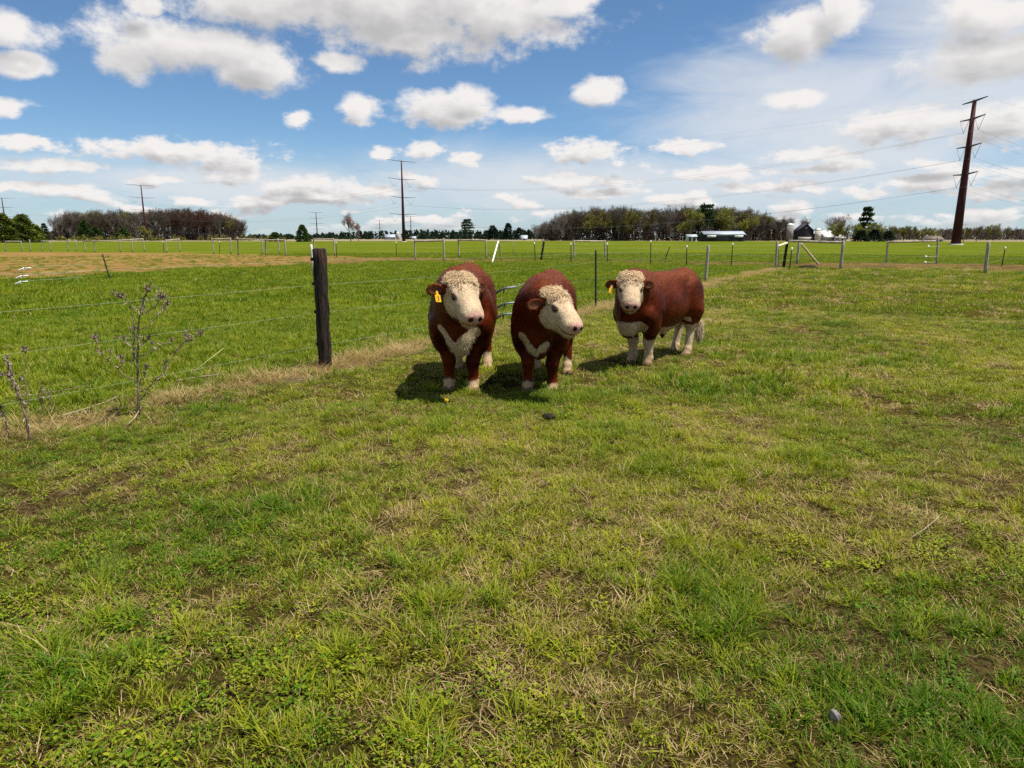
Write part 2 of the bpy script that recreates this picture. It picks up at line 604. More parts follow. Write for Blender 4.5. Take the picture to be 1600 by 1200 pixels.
def leaf_set(n, radius, size, seed):
    """small round weed and clover leaves on short stalks"""
    r = np.random.default_rng(seed)
    V = []; Q = []; bv = []
    for k in range(n):
        a = r.uniform(0, 2 * math.pi); d = radius * math.sqrt(r.uniform(0, 1))
        c = np.array([d * math.cos(a), d * math.sin(a), r.uniform(0.012, 0.05)])
        az = r.uniform(0, 2 * math.pi); t = r.uniform(-0.5, 0.5)
        u = np.array([math.cos(az), math.sin(az), t * 0.5]); v = np.array([-math.sin(az), math.cos(az), r.uniform(-.4, .4)])
        s = size * r.uniform(0.6, 1.3)
        i = len(V)
        for (p, q_) in ((-1, 0), (-.3, -.5), (.6, -.55), (1.0, 0), (.6, .55), (-.3, .5)):
            V.append(c + u * p * s + v * q_ * s + np.array([0, 0, 0.25 * s * (abs(q_))]))
        Q.append([i, i + 1, i + 2, i + 3]); Q.append([i, i + 3, i + 4, i + 5])
        bv += [r.uniform(0, 1)] * 6
    return np.array(V), np.array(Q), np.zeros((0, 3), int), np.array(bv), np.zeros(len(V))


grass_m, b, out = material('grass_blade')
bv = attr(b, 'bv'); dead = attr(b, 'dead'); hue = attr(b, 'hue', 'INSTANCER'); hayi = attr(b, 'hayside', 'INSTANCER')
rnd = b.node('ShaderNodeObjectInfo').outputs['Random']
k = b.math('ADD', hue, b.math('ADD', b.math('MULTIPLY', b.math('SUBTRACT', bv, 0.5), 0.70), b.math('MULTIPLY', b.math('SUBTRACT', rnd, 0.5), 0.50)), clamp=True)
past = b.mix(k, (0.064, 0.150, 0.005), (0.365, 0.360, 0.018))
hayc = b.mix(k, (0.085, 0.160, 0.004), (0.300, 0.318, 0.014))
green = b.mix(hayi, past, hayc)
strawc = b.mix(bv, (0.23, 0.145, 0.052), (0.57, 0.43, 0.205))
gc = b.mix(dead, green, strawc)
pr = b.node('ShaderNodeBsdfPrincipled')
b.put(pr.inputs['Base Color'], gc)
pr.inputs['Roughness'].default_value = 0.55
pr.inputs['Specular IOR Level'].default_value = 0.16
tr = b.node('ShaderNodeBsdfTranslucent')
b.put(tr.inputs['Color'], b.mix(0.5, gc, b.mix(1.0, gc, (1.0, 1.1, 0.5), 'MULTIPLY')))
mx = b.node('ShaderNodeMixShader')
mx.inputs[0].default_value = 0.40
b.t.links.new(pr.outputs[0], mx.inputs[1]); b.t.links.new(tr.outputs[0], mx.inputs[2])
b.t.links.new(mx.outputs[0], out.inputs['Surface'])


def proto_collection(name, sets, mat):
    col = bpy.data.collections.new(name)
    for i, (V, Q, T, bvv, dd) in enumerate(sets):
        me = mesh_np('%s_%02d' % (name, i), V, [f for f in (Q, T) if len(f)])
        fattr(me, 'bv', bvv); fattr(me, 'dead', dd)
        me.materials.append(mat)
        o = bpy.data.objects.new('%s_%02d' % (name, i), me)
        col.objects.link(o)
    return col


def scatter(name, col, pts, scl, idx, hue, hays, tilt=None):
    n = len(pts)
    me = bpy.data.meshes.new(name)
    me.vertices.add(n); me.vertices.foreach_set('co', np.asarray(pts, np.float32).ravel())
    r = np.random.default_rng(abs(hash(name)) % 1000 if False else len(name) * 31 + n)
    rot = np.zeros((n, 3), np.float32); rot[:, 2] = r.uniform(0, 2 * math.pi, n)
    rot[:, 0] = r.normal(0, 0.10, n); rot[:, 1] = r.normal(0, 0.10, n)
    a = me.attributes.new('rot', 'FLOAT_VECTOR', 'POINT'); a.data.foreach_set('vector', rot.ravel())
    fattr(me, 'scl', scl); fattr(me, 'hue', hue); fattr(me, 'hayside', hays)
    a = me.attributes.new('idx', 'INT', 'POINT'); a.data.foreach_set('value', np.asarray(idx, np.int32))
    o = link(name, me)
    g = bpy.data.node_groups.new(name + '_nodes', 'GeometryNodeTree')
    g.interface.new_socket('Geometry', in_out='INPUT', socket_type='NodeSocketGeometry')
    g.interface.new_socket('Geometry', in_out='OUTPUT', socket_type='NodeSocketGeometry')
    gi = g.nodes.new('NodeGroupInput'); go = g.nodes.new('NodeGroupOutput')
    ci = g.nodes.new('GeometryNodeCollectionInfo')
    ci.inputs['Collection'].default_value = col
    ci.inputs['Separate Children'].default_value = True
    ci.inputs['Reset Children'].default_value = True
    ip = g.nodes.new('GeometryNodeInstanceOnPoints')
    ip.inputs['Pick Instance'].default_value = True

    def named(nm, ty):
        q = g.nodes.new('GeometryNodeInputNamedAttribute'); q.data_type = ty
        q.inputs['Name'].default_value = nm
        return q.outputs['Attribute']
    er = g.nodes.new('FunctionNodeEulerToRotation')
    g.links.new(named('rot', 'FLOAT_VECTOR'), er.inputs[0])
    g.links.new(gi.outputs[0], ip.inputs['Points'])
    g.links.new(ci.outputs[0], ip.inputs['Instance'])
    g.links.new(named('idx', 'INT'), ip.inputs['Instance Index'])
    g.links.new(er.outputs[0], ip.inputs['Rotation'])
    g.links.new(named('scl', 'FLOAT'), ip.inputs['Scale'])
    g.links.new(ip.outputs[0], go.inputs[0])
    md = o.modifiers.new('tufts', 'NODES'); md.node_group = g
    return o


def candidates(r0, r1, density, half=0.80, margin=1.2):
    """random places in a ring in front of the camera, a little wider than the view"""
    area_r = r.uniform if False else None
    a1 = math.atan(half) + 0.10
    n = int(density * (r1 * r1 - r0 * r0) * a1)
    q = np.sqrt(rng.uniform(r0 * r0, r1 * r1, n)); t = rng.uniform(-a1, a1, n)
    x, y = q * np.sin(t), q * np.cos(t)
    return x, y


GRASS_Q = 1.0
sets = []
for k in range(6): sets.append(blade_set(54, 0.075, 0.025, 0.080, 0.0042, 0.55, 0.20, 100 + k))                  # 0-5 grazed turf
for k in range(3): sets.append(blade_set(50, 0.065, 0.07, 0.17, 0.0052, 0.40, 0.06, 200 + k, segs=4, droop=0.5))   # 6-8 lush tuft
for k in range(4): sets.append(blade_set(34, 0.10, 0.03, 0.13, 0.0034, 1.2, 0.9, 300 + k, flat=0.75, droop=0.3))     # 9-12 dead litter
for k in range(2): sets.append(leaf_set(52, 0.085, 0.0088, 400 + k))                                               # 13-14 clover and weeds
for k in range(2): sets.append(blade_set(14, 0.06, 0.10, 0.26, 0.0040, 0.75, 1.0, 500 + k, segs=4))                # 15-16 standing straw
near_col = proto_collection('turf_tuft', sets, grass_m)
sets = []
for k in range(4): sets.append(blade_set(66, 0.13, 0.03, 0.095, 0.0068, 0.5, 0.17, 600 + k))                      # 0-3
for k in range(2): sets.append(blade_set(60, 0.12, 0.08, 0.19, 0.0075, 0.36, 0.04, 700 + k))                      # 4-5
for k in range(2): sets.append(blade_set(40, 0.16, 0.07, 0.18, 0.0060, 1.1, 1.0, 800 + k, flat=0.7, droop=0.3))    # 6-7
mid_col = proto_collection('meadow_tuft', sets, grass_m)
sets = []
for k in range(4): sets.append(blade_set(80, 0.34, 0.06, 0.16, 0.016, 0.42, 0.10, 900 + k, segs=2))
for k in range(2): sets.append(blade_set(80, 0.34, 0.12, 0.24, 0.017, 0.40, 0.02, 950 + k, segs=2))
for k in range(2): sets.append(blade_set(60, 0.34, 0.07, 0.20, 0.013, 1.0, 1.0, 970 + k, segs=2))
wide_col = proto_collection('field_tuft', sets, grass_m)


def lay_grass(name, col, r0, r1, density, ids, label):
    x, y = candidates(r0, r1, density * GRASS_Q)
    side = fence_side(x, y)
    hay = (side > 0.1 + rng.normal(0, 0.15, len(x))).astype(float)
    lane = lane_mask(x, y)
    bare = bare_mask(x, y); lush = lush_mask(x, y) * (1 - 0.7 * bare); sf = fence_straw(x, y)
    beyond = (np.hypot(x, y) > np.interp(np.arctan2(x, y), *LANE_FAR)).astype(float)
    hay = np.maximum(hay, beyond)
    keep = (rng.uniform(0, 1, len(x)) < (1 - 0.90 * lane) * (1 - 0.88 * np.clip(bare, 0, 1) ** 1.2 * (1 - hay)) * (1 - 0.75 * sf))
    x, y, hay, lane, bare, lush, sf = (v[keep] for v in (x, y, hay, lane, bare, lush, sf))
    n = len(x)
    patch = fbm(x * 0.55, y * 0.55, 71, 4)
    dry = sstep(fbm(x * 1.15 + 9, y * 1.15, 81, 4), 0.46, 0.70)
    u = rng.uniform(0, 1, n)
    short, long_, litter, weed, straw = ids
    idx = np.array(short)[rng.integers(0, len(short), n)]
    isl = u < np.where(hay > 0.5, 0.42, 0.04 + 0.62 * lush)
    idx = np.where(isl, np.array(long_)[rng.integers(0, len(long_), n)], idx)
    isd = (rng.uniform(0, 1, n) < np.where(hay > 0.5, 0.02, 0.13 + 0.42 * dry + 0.3 * bare + 0.6 * lane)) & ~(isl & (hay > 0.5))
    idx = np.where(isd, np.array(litter)[rng.integers(0, len(litter), n)], idx)
    if weed:
        isw = (rng.uniform(0, 1, n) < 0.02 + 0.20 * sstep(fbm(x * 0.8, y * 0.8, 91, 3), 0.5, 0.7)) & ~isl
        idx = np.where(isw, np.array(weed)[rng.integers(0, len(weed), n)], idx)
    if straw:
        iss = rng.uniform(0, 1, n) < 0.004 + 0.012 * dry
        idx = np.where(iss & (hay < 0.5), np.array(straw)[rng.integers(0, len(straw), n)], idx)
    scl = rng.uniform(0.7, 1.2, n) * np.where(hay > 0.5, 0.75 + 0.35 * patch, (0.56 + 0.42 * patch + 0.22 * lush)) * (1 - 0.35 * lane)
    hue = np.where(hay > 0.5, 0.12 + 0.55 * patch, 0.31 + 0.60 * (patch - 0.3) + 0.22 * dry - 0.34 * lush + 0.4 * lane)
    hue = np.clip(hue - 0.22 * np.isin(idx, weed if weed else [-1]), 0, 1)
    z = ground_z(x, y) - 0.006
    o = scatter(name, col, np.stack([x, y, z], 1), scl, idx, hue, hay)
    tag(o, label, 'grass', kind='stuff')
    return o


if not globals().get('NO_GRASS'):
    lay_grass('pasture_grass', near_col, 1.2, 7.0, 430, ([0, 1, 2, 3, 4, 5], [6, 7, 8], [9, 10, 11, 12], [13, 14], [15, 16]), 'short grazed pasture grass with dead blades in the foreground')
    lay_grass('meadow_grass', mid_col, 7.0, 17.0, 120, ([0, 1, 2, 3], [4, 5], [6, 7], None, None), 'green grass around the bulls and along the near fence')
    lay_grass('field_grass', wide_col, 17.0, 75.0, 13.0, ([0, 1, 2, 3], [4, 5], [6, 7], None, None), 'green field grass stretching back to the far fence')

    # last year's dead grass along the near fence
    t = rng.uniform(-8.5, 33, int(2300 * GRASS_Q)); s = rng.normal(0, 0.22, len(t))
    x = FENCE_A.x + _fd.x * t + FENCE_N.x * s; y = FENCE_A.y + _fd.y * t + FENCE_N.y * s
    keep = rng.uniform(0, 1, len(t)) < (0.06 + fence_straw(x, y))
    x, y = x[keep], y[keep]
    sets = []
    for k in range(4): sets.append(blade_set(70, 0.16, 0.15, 0.42, 0.0055, 0.9, 1.0, 1100 + k, segs=4, droop=0.5))
    for k in range(2): sets.append(blade_set(40, 0.20, 0.20, 0.45, 0.0055, 1.3, 1.0, 1150 + k, flat=0.8, droop=0.2))
    straw_col = proto_collection('dead_tuft', sets, grass_m)
    o = scatter('dry_grass', straw_col, np.stack([x, y, ground_z(x, y)], 1), rng.uniform(0.45, 1.05, len(x)), rng.integers(0, 6, len(x)), np.full(len(x), .6), np.zeros(len(x)))
    tag(o, 'bleached dead grass lying in a strip under the near wire fence', 'dry grass', kind='stuff')

# ------------------------------------------------------------------ mesh makers
def tube_np(pts, rads, sides=8, cap_ends=True, jitter=0.0, seed=0):
    """verts and faces of a tube through pts"""
    pts = [np.array(p, float) for p in pts]
    r = np.random.default_rng(seed)
    n = len(pts)
    V = []
    T0 = None
    for i, p in enumerate(pts):
        t = pts[min(i + 1, n - 1)] - pts[max(i - 1, 0)]
        t = t / max(np.linalg.norm(t), 1e-9)
        ref = np.array([0, 0, 1.0]) if abs(t[2]) < 0.9 else np.array([1.0, 0, 0])
        if T0 is None:
            u = np.cross(t, ref)
        else:
            u = T0 - t * (T0 @ t)
        u = u / max(np.linalg.norm(u), 1e-9); T0 = u
        v = np.cross(t, u)
        a = np.linspace(0, 2 * math.pi, sides, endpoint=False)
        rr = rads[i] * (1 + (r.normal(0, jitter, sides) if jitter else 0))
        V.append(p + np.outer(np.cos(a) * rr, u) + np.outer(np.sin(a) * rr, v))
    V = np.concatenate(V)
    Q = []
    for i in range(n - 1):
        for k in range(sides):
            Q.append([i * sides + k, i * sides + (k + 1) % sides, (i + 1) * sides + (k + 1) % sides, (i + 1) * sides + k])
    Tt = []
    if cap_ends:
        c0 = len(V); V = np.vstack([V, pts[0], pts[-1]])
        for k in range(sides):
            Tt.append([c0, (k + 1) % sides, k]); Tt.append([c0 + 1, (n - 1) * sides + k, (n - 1) * sides + (k + 1) % sides])
    return V, np.array(Q), np.array(Tt).reshape(-1, 3)


def join_np(items):
    V = []; Q = []; T = []; o = 0
    for v, q, t in items:
        V.append(v)
        if len(q): Q.append(np.asarray(q) + o)
        if len(t): T.append(np.asarray(t) + o)
        o += len(v)
    return np.concatenate(V), (np.concatenate(Q) if Q else np.zeros((0, 4), int)), (np.concatenate(T) if T else np.zeros((0, 3), int))


def mesh_of(name, item, smooth=False):
    v, q, t = item
    return mesh_np(name, v, [f for f in (q, t) if len(f)], smooth)


def box_np(c, s, R_=None):
    c = np.array(c, float); s = np.array(s, float) / 2
    V = np.array([[x, y, z] for x in (-1, 1) for y in (-1, 1) for z in (-1, 1)], float) * s
    if R_ is not None:
        V = V @ np.array(R_).T
    Q = np.array([[0, 1, 3, 2], [4, 6, 7, 5], [0, 4, 5, 1], [2, 3, 7, 6], [0, 2, 6, 4], [1, 5, 7, 3]])
    return V + c, Q, np.zeros((0, 3), int)


grey_wood = simple_mat('weathered_wood', (0.20, 0.17, 0.13), (0.42, 0.38, 0.31), 9.0, 0.9, 0.15, bump_d=0.01, stretch=(6, 6, 0.8))
rail_wood = simple_mat('rail_wood', (0.24, 0.20, 0.14), (0.47, 0.42, 0.33), 4.0, 0.9, 0.15, bump_d=0.01)
tan_wood = simple_mat('pale_wood', (0.46, 0.38, 0.26), (0.62, 0.54, 0.40), 5.0, 0.9, 0.15, bump_d=0.006)
white_wood = simple_mat('whitewashed_wood', (0.55, 0.50, 0.42), (0.75, 0.71, 0.63), 6.0, 0.9, 0.15, bump_d=0.006)
steel_post = simple_mat('dark_steel_post', (0.012, 0.013, 0.012), (0.03, 0.03, 0.026), 12, 0.6, 0.3)
wire_m = simple_mat('galvanised_wire', (0.34, 0.38, 0.30), (0.46, 0.50, 0.40), 10, 0.85, 0.1)
handle_m = simple_mat('galvanised_spring', (0.16, 0.18, 0.20), (0.30, 0.33, 0.36), 60, 0.6, 0.3, metal=0.2)
grip_m = simple_mat('black_rubber_grip', (0.015, 0.015, 0.015), (0.03, 0.03, 0.03), 20, 0.6, 0.3)
insul_m = simple_mat('white_insulator', (0.75, 0.74, 0.70), (0.82, 0.81, 0.78), 20, 0.4, 0.4)

# dark creosoted timber: split faces and a rusty streak
timber, b, out = material('creosoted_timber')
oc = b.node('ShaderNodeTexCoord').outputs['Object']
g1 = b.noise(b.vmath('MULTIPLY', oc, (9, 9, 0.9)), 5.0, 6.0, 0.65)
g2 = b.noise(b.vmath('MULTIPLY', oc, (2.5, 2.5, 0.7)), 4.0, 4.0, 0.6)
tcx = b.mix(b.ramp(g1, 0.40, 0.62), (0.006, 0.004, 0.003), (0.046, 0.031, 0.022))
tcx = b.mix(b.math('MULTIPLY', b.ramp(g2, 0.58, 0.75), 0.6), tcx, (0.085, 0.032, 0.014))
tcx = b.mix(b.math('MULTIPLY', b.ramp(b.noise(oc, 45.0, 3.0, 0.6), 0.66, 0.74), 0.5), tcx, (0.22, 0.20, 0.17))
principled(b, out, tcx, 0.85, 0.25, bump=g1, bump_d=0.02, bump_s=1.0)


def top_point(base, tx, ty):
    """the point above the ground point base (same distance ahead) that the photo shows at column tx, row ty"""
    z = height_at(base, ty)
    dep = base[1] * _cp - (z - CAM_H) * _sp
    return Vector(((tx - 800.0) / FPX * dep, base[1], z))


def gz(p):
    return float(ground_z(p[0], p[1]))


def stick(name, parent, a, b_, r0, r1, mat, sides=9, rings=6, jit=0.035, seed=0, origin=None):
    """one post or rail from a to b_, slightly uneven"""
    a = np.array(a, float); b_ = np.array(b_, float)
    ts = np.linspace(0, 1, rings)
    rr = np.random.default_rng(seed)
    pts = [a + (b_ - a) * t for t in ts]
    rads = [(r0 + (r1 - r0) * t) * (1 + rr.normal(0, 0.02)) for t in ts]
    L_ = np.linalg.norm(b_ - a)
    pts.insert(-1, b_ - (b_ - a) / L_ * min(0.012, L_ * 0.1)); rads.insert(-1, rads[-1]); rads[-1] *= 0.86
    o = origin if origin is not None else np.zeros(3)
    pts = [p - o for p in pts]
    me = mesh_of(name, tube_np(pts, rads, sides, True, jit, seed), smooth=False)
    return link(name, me, parent, mat)


def wire(parent, pts, r, mat, sag=0.0, name='wire', origin=np.zeros(3), sides=4):
    out_p = []
    for i in range(len(pts) - 1):
        p, q = np.array(pts[i], float), np.array(pts[i + 1], float)
        for t in np.linspace(0, 1, 9)[:-1]:
            w_ = p + (q - p) * t; w_ = w_ - np.array([0, 0, sag * 4 * t * (1 - t)])
            out_p.append(w_ - origin)
    out_p.append(np.array(pts[-1], float) - origin)
    me = mesh_of(name, tube_np(out_p, [r] * len(out_p), sides, False), smooth=True)
    return link(name, me, parent, mat)


# ------------------------------------------------------------------ the near wire fence
near = empty('wire_fence', (0, 0, 0))
tag(near, 'near wire fence with dark timber post and strands running back to the corner post', 'fence')
A0 = FENCE_A.copy(); A0.z = gz(A0)
a_top = top_point(FENCE_A, 499, 388)
dark = stick('post', near, (A0.x, A0.y, A0.z - 0.15), a_top, 0.088, 0.079, timber, 16, 12, 0.075, 5)
tag(dark, 'thick dark creosoted timber post')
posts = [(A0, a_top)]
for (bx, by, tx, ty, r, mat, sd, lab) in ((931, 481, 931, 391, 0.026, steel_post, 6, 'thin black steel post'), (1102, 441, 1107, 383, 0.060, grey_wood, 10, 'grey weathered wood post')):
    g0 = on_ground(bx, by); g0.z = gz(g0)
    tp_ = top_point(g0, tx, ty)
    o = stick('post', near, (g0.x, g0.y, g0.z - 0.1), tp_, r, r * 0.92, mat, sd, 6, 0.03, int(bx))
    tag(o, lab)
    posts.append((g0, tp_))
gC = on_ground(1213, 422); posts.append((gC, top_point(gC, 1214, 380)))
# strands: from beyond the picture's left edge to the corner post
left_end = A0 - _fd * 11.0
heights = [height_at(FENCE_A, row) for row in (405, 443, 487, 537)]
for hgt in heights:
    line = [(left_end.x, left_end.y, hgt)]
    for g0, tp_ in posts:
        line.append((g0.x - 0.07 * _fd.y, g0.y + 0.07 * _fd.x, min(hgt, tp_[2] - 0.05) + float(rng.normal(0, 0.015))))
    wire(near, line, 0.00075, wire_m, 0.03)
for hgt in heights:
    for (g0, tp_), off in zip(posts[:1], (0.088, )):
        me = mesh_of('insulator', join_np([tube_np([(0, 0, -0.02), (0, 0, 0.02)], [0.016, 0.016], 8), tube_np([(-0.02, 0, 0), (0.035, 0, 0)], [0.009, 0.009], 6)]))
        o = link('insulator', me, near, grip_m)
        o.location = (g0.x - 0.075 * 1.0, g0.y - 0.03, hgt)


def gate_handle(px, py, tilt, label, group, depth, white=False):
    """spring gate handle hooked on the wire: spring tube, guard and black grip"""
    root = empty('gate_handle', (0, 0, 0))
    z = height_at((0, depth), py)
    dep = depth * _cp - (z - CAM_H) * _sp
    root.location = ((px - 800) / FPX * dep, depth, z)
    root.rotation_euler = (0, tilt, 0.2)
    m_ = insul_m if white else handle_m
    link('spring_tube', mesh_of('spring_tube', tube_np([(-0.05, 0, 0), (0.16, 0, 0)], [0.017, 0.017], 10), True), root, m_)
    link('grip', mesh_of('grip', tube_np([(-0.05, 0, 0), (-0.10, 0, -0.015), (-0.20, 0, -0.055), (-0.23, 0, -0.075)], [0.017, 0.02, 0.022, 0.016], 8), True), root, m_ if white else grip_m)
    link('guard', mesh_of('guard', join_np([tube_np([(-0.055, 0, -0.045), (-0.055, 0, 0.03)], [0.014, 0.012], 8), tube_np([(-0.055, 0, -0.045), (-0.075, 0, -0.075)], [0.016, 0.008], 8)]), True), root, grip_m if not white else m_)
    link('hook', mesh_of('hook', tube_np([(0.16, 0, 0), (0.20, 0, 0.0), (0.225, 0, 0.02), (0.215, 0, 0.045), (0.19, 0, 0.04)], [0.005] * 5, 6), True), root, wire_m)
    tag(root, label, 'gate handle', group)
    return root


def fence_depth(px):
    """distance ahead at which the near fence line crosses the column px"""
    k_ = (px - 800) / FPX
    # x = k*dep ~ k*y/cos; solve on the ground plane roughly
    y = 8.0
    for _ in range(30):
        x = k_ * (y * _cp + CAM_H * _sp * 0.35)
        t = (x - FENCE_A.x) / _fd.x
        y = FENCE_A.y + t * _fd.y
        if not math.isfinite(y): break
    return y


_gd = 11.6
for (px, py, tl, lb) in ((792, 450, -0.12, 'silver spring gate handle, topmost of three hooked between the two nearer bulls'), (793, 474, -0.10, 'silver spring gate handle, middle one of three hooked between the two nearer bulls'), (791, 491, -0.10, 'silver spring gate handle, lowest of three hooked between the two nearer bulls')):
    gh = gate_handle(px, py, tl, lb, 'gate handles behind the bulls', _gd)
    p_ = np.array(gh.location)
    wire(gh, [p_ + np.array([0.22, 0, 0.02]), p_ + np.array([1.35, 1.6, 0.05])], 0.0022, wire_m, 0.01, origin=p_)
for k_, (px, py, lb) in enumerate(((40, 419, 'white gate handle, topmost of three at the bare strip'), (36, 431, 'white gate handle, middle one of three at the bare strip'), (35, 440, 'white gate handle, lowest of three at the bare strip'))):
    gh = gate_handle(px, py, -0.06, lb, 'white gate handles at the bare strip', 19.0, True)
    gh.scale = (0.85, 0.85, 0.85)
    p_ = np.array(gh.location)
    wire(gh, [np.array([0.22, 0, 0.02]), np.array([1.5, 0.8, 0.0])], 0.003, wire_m, 0.01)

# ------------------------------------------------------------------ lone posts
for (bx, by, tx, ty, r, mat, lb, cat) in (
        (173, 438, 160, 397, 0.028, steel_post, 'thin black steel post leaning left on the bare strip', 'post'),
        (491, 428, 486, 382, 0.062, white_wood, 'pale weathered post standing behind the dark timber post', 'post'),
        (845, 406, 850, 377, 0.085, timber, 'stout black post leaning right at the far side of the hay field', 'post'),
        (1038, 408, 1046, 386, 0.035, steel_post, 'thin dark post leaning right in front of the far meadow', 'post')):
    g0 = on_ground(bx, by); tp_ = top_point(g0, tx, ty)
    o = stick('fence_post', None, (0, 0, -0.1), np.array(tp_ - g0), r, r * 0.95, mat, 8, 5, 0.03, bx)
    o.location = g0
    tag(o, lb, cat)

# white A-shaped brace
g0 = on_ground(776, 410)
ab = empty('brace_frame', g0)
w0 = on_ground(768, 411.5) - g0; w1 = on_ground(784, 408.5) - g0
apex = top_point(on_ground(777, 410), 778.5, 377) - g0
o = stick('leg', ab, np.array(w0) - np.array([0, 0, .1]), np.array(apex), 0.055, 0.05, insul_m, 8, 4, 0.02, 1); tag(o, 'white painted leg')
o = stick('leg', ab, np.array(w1) - np.array([0, 0, .1]), np.array(apex) + np.array([0.03, 0.12, 0]), 0.06, 0.055, tan_wood, 8, 4, 0.03, 2); tag(o, 'bare brown leg')
mt = [top_point(on_ground(782, 402), 782, 377), top_point(on_ground(798, 402), 798, 376.5), top_point(on_ground(802, 402), 802, 379), on_ground(802, 402)]
tag(ab, 'A-shaped brace with one white and one brown leg behind the hay field', 'brace')
mg = empty('pipe_gate', on_ground(802, 402))
o_ = np.array(mg.location)
link('frame', mesh_of('frame', tube_np([np.array(p) - o_ for p in mt], [0.03] * 4, 6), True), mg, grey_wood)
tag(mg, 'thin grey pipe hoop beside the A-shaped brace', 'gate')


# ------------------------------------------------------------------ fences along the lane
def post_fence(name, label, plist, rails, wires_h, r=0.062):
    root = empty(name, (0, 0, 0))
    tag(root, label, 'fence')
    tops = {}
    seq = []
    for i, (bx, by, tx, ty, kind) in enumerate(plist):
        g0 = on_ground(bx, by); tp_ = top_point(g0, tx, ty)
        tops[i] = (g0, tp_)
        if kind == 'w':
            o = stick('post', root, (g0.x, g0.y, -0.1), tp_, r * 1.08, r, grey_wood, 9, 5, 0.03, int(bx * 7) % 997)
        elif kind == 'd':
            o = stick('post', root, (g0.x, g0.y, -0.1), tp_, r * 1.1, r * 1.05, timber, 9, 5, 0.03, int(bx * 7) % 997)
            tag(o, 'dark stained post')
        else:
            o = stick('post', root, (g0.x, g0.y, -0.1), tp_, 0.030, 0.028, steel_post, 5, 3, 0.02, int(bx * 7) % 997)
            tag(o, 'thin dark steel post')
            tp2 = np.array(tp_)
            link('post_cap', mesh_of('post_cap', tube_np([np.array([tp2[0], tp2[1], tp2[2] - 0.16]), tp2 + np.array([0, 0, 0.015])], [0.034, 0.034], 6), True), o, insul_m)
        seq.append((g0, tp_))
    for (i, j, drop_i, drop_j) in rails:
        a = np.array(tops[i][1]) - np.array([0, 0, drop_i]); b_ = np.array(tops[j][1]) - np.array([0, 0, drop_j])
        stick('rail', root, a, b_, 0.062, 0.058, rail_wood, 8, 5, 0.03, i * 31 + j)
    for h_ in wires_h:
        pts = [(g.x, g.y - 0.07, min(h_, t.z - 0.03)) for g, t in seq]
        wire(root, pts, 0.0022, wire_m, 0.015)
    return root


far_posts = [(-60, 392.5, -62, 376, 'w'), (9, 393, 8.5, 376.5, 'w'), (34.5, 393, 33, 377, 'w'), (47.5, 393, 46, 374, 'w'), (66, 392.5, 65, 376, 'w'), (79, 392.5, 78, 377, 'w'),
             (106, 392.5, 105, 375, 'w'), (120, 392.5, 118.5, 375, 'w'), (134, 393, 130.5, 376, 'w'), (148, 394, 146.5, 375, 'w'), (188, 394, 187, 373.5, 'w'), (207, 394, 206, 375, 'w'), (226, 393.5, 223, 372, 'w'),
             (256, 395, 254.5, 377, 't'), (261, 395, 259, 374.5, 'w'), (281.5, 394.5, 279.5, 372, 'w'), (334.5, 397, 331, 372, 'w'), (343, 396, 343, 377, 't'), (360.5, 397, 360, 371, 'w'), (372.5, 399, 371, 370, 'w'),
             (410, 396.5, 409.5, 375, 'w'), (415.5, 399.5, 414.5, 373, 'w'), (437, 396.5, 434.5, 372, 'w'), (447, 400, 445, 374, 'w'), (492, 399, 490, 372, 'w'), (523, 400, 521, 372, 'w'), (526, 401, 525, 378, 't'),
             (619, 401, 619, 378, 't'), (649, 406, 648, 375, 'w'), (694, 408.5, 693, 372, 'w')]
far_rails = [(1, 2, .05, .02), (4, 5, .05, .02), (6, 7, .05, .05), (8, 9, .08, .12), (9, 10, .14, .14), (10, 12, .14, .10), (14, 15, .06, .12), (16, 18, .1, .12), (19, 21, .2, .10), (21, 23, .12, .06), (24, 25, .06, .10), (28, 29, .10, .18)]
post_fence('rail_fence', 'long fence of grey posts and top rails beyond the bare strip at left', far_posts, far_rails, (0.55, 0.95, 1.25))
mid_posts = [(717, 403.5, 716, 374, 'w'), (760, 404.5, 759, 374, 'w'), (897.5, 405.5, 897, 375, 'w'), (946, 404.5, 945, 375, 'w'), (1385, 411.5, 1387, 377, 'w'), (1463, 412, 1466, 371, 'w'), (1700, 417, 1704, 374, 'w')]
post_fence('rail_fence', 'grey braced fence of paired posts on the far edge of the dirt lane', mid_posts, [(0, 1, .06, .08), (2, 3, .08, .10), (4, 5, .05, .24)], (0.45, 0.85, 1.15))
near_posts = [(836.5, 408.5, 835, 379, 't'), (892.5, 412, 892, 380, 't'), (949, 411.5, 949, 380, 't'), (1016.5, 414, 1017, 376, 't'), (1072.5, 416, 1073.5, 384, 't'), (1142.5, 416.5, 1145, 380, 't'), (1212, 422, 1214.5, 377, 'w')]
post_fence('steel_post_fence', 'wire fence on thin dark steel posts along the near edge of the lane', near_posts, [], (0.35, 0.7, 1.0, 1.25))
corner = [(1214.5, 421.5, 1216.5, 386, 't'), (1224, 418.5, 1231, 373, 'd'), (1233.5, 421, 1237.5, 387, 't'), (1245, 412, 1249, 376, 'w'), (1313, 421.5, 1318, 376, 'w'), (1539, 427, 1545, 378, 'w'), (1565, 416, 1571, 386, 't'), (1720, 428, 1726, 384, 'w')]
cf = post_fence('corner_fence', 'braced corner fence with dark gatepost, long rail and diagonal strut', corner, [(1, 4, .12, .10)], (0.45, 0.85), 0.075)
gA = on_ground(1212, 422); gB = on_ground(1224, 418.5)
stick('rail', cf, np.array(top_point(gA, 1215, 385)), np.array(top_point(gB, 1230, 379.5)), 0.07, 0.065, tan_wood, 8, 4, 0.03, 3)
d0_ = on_ground(1279, 413.5)
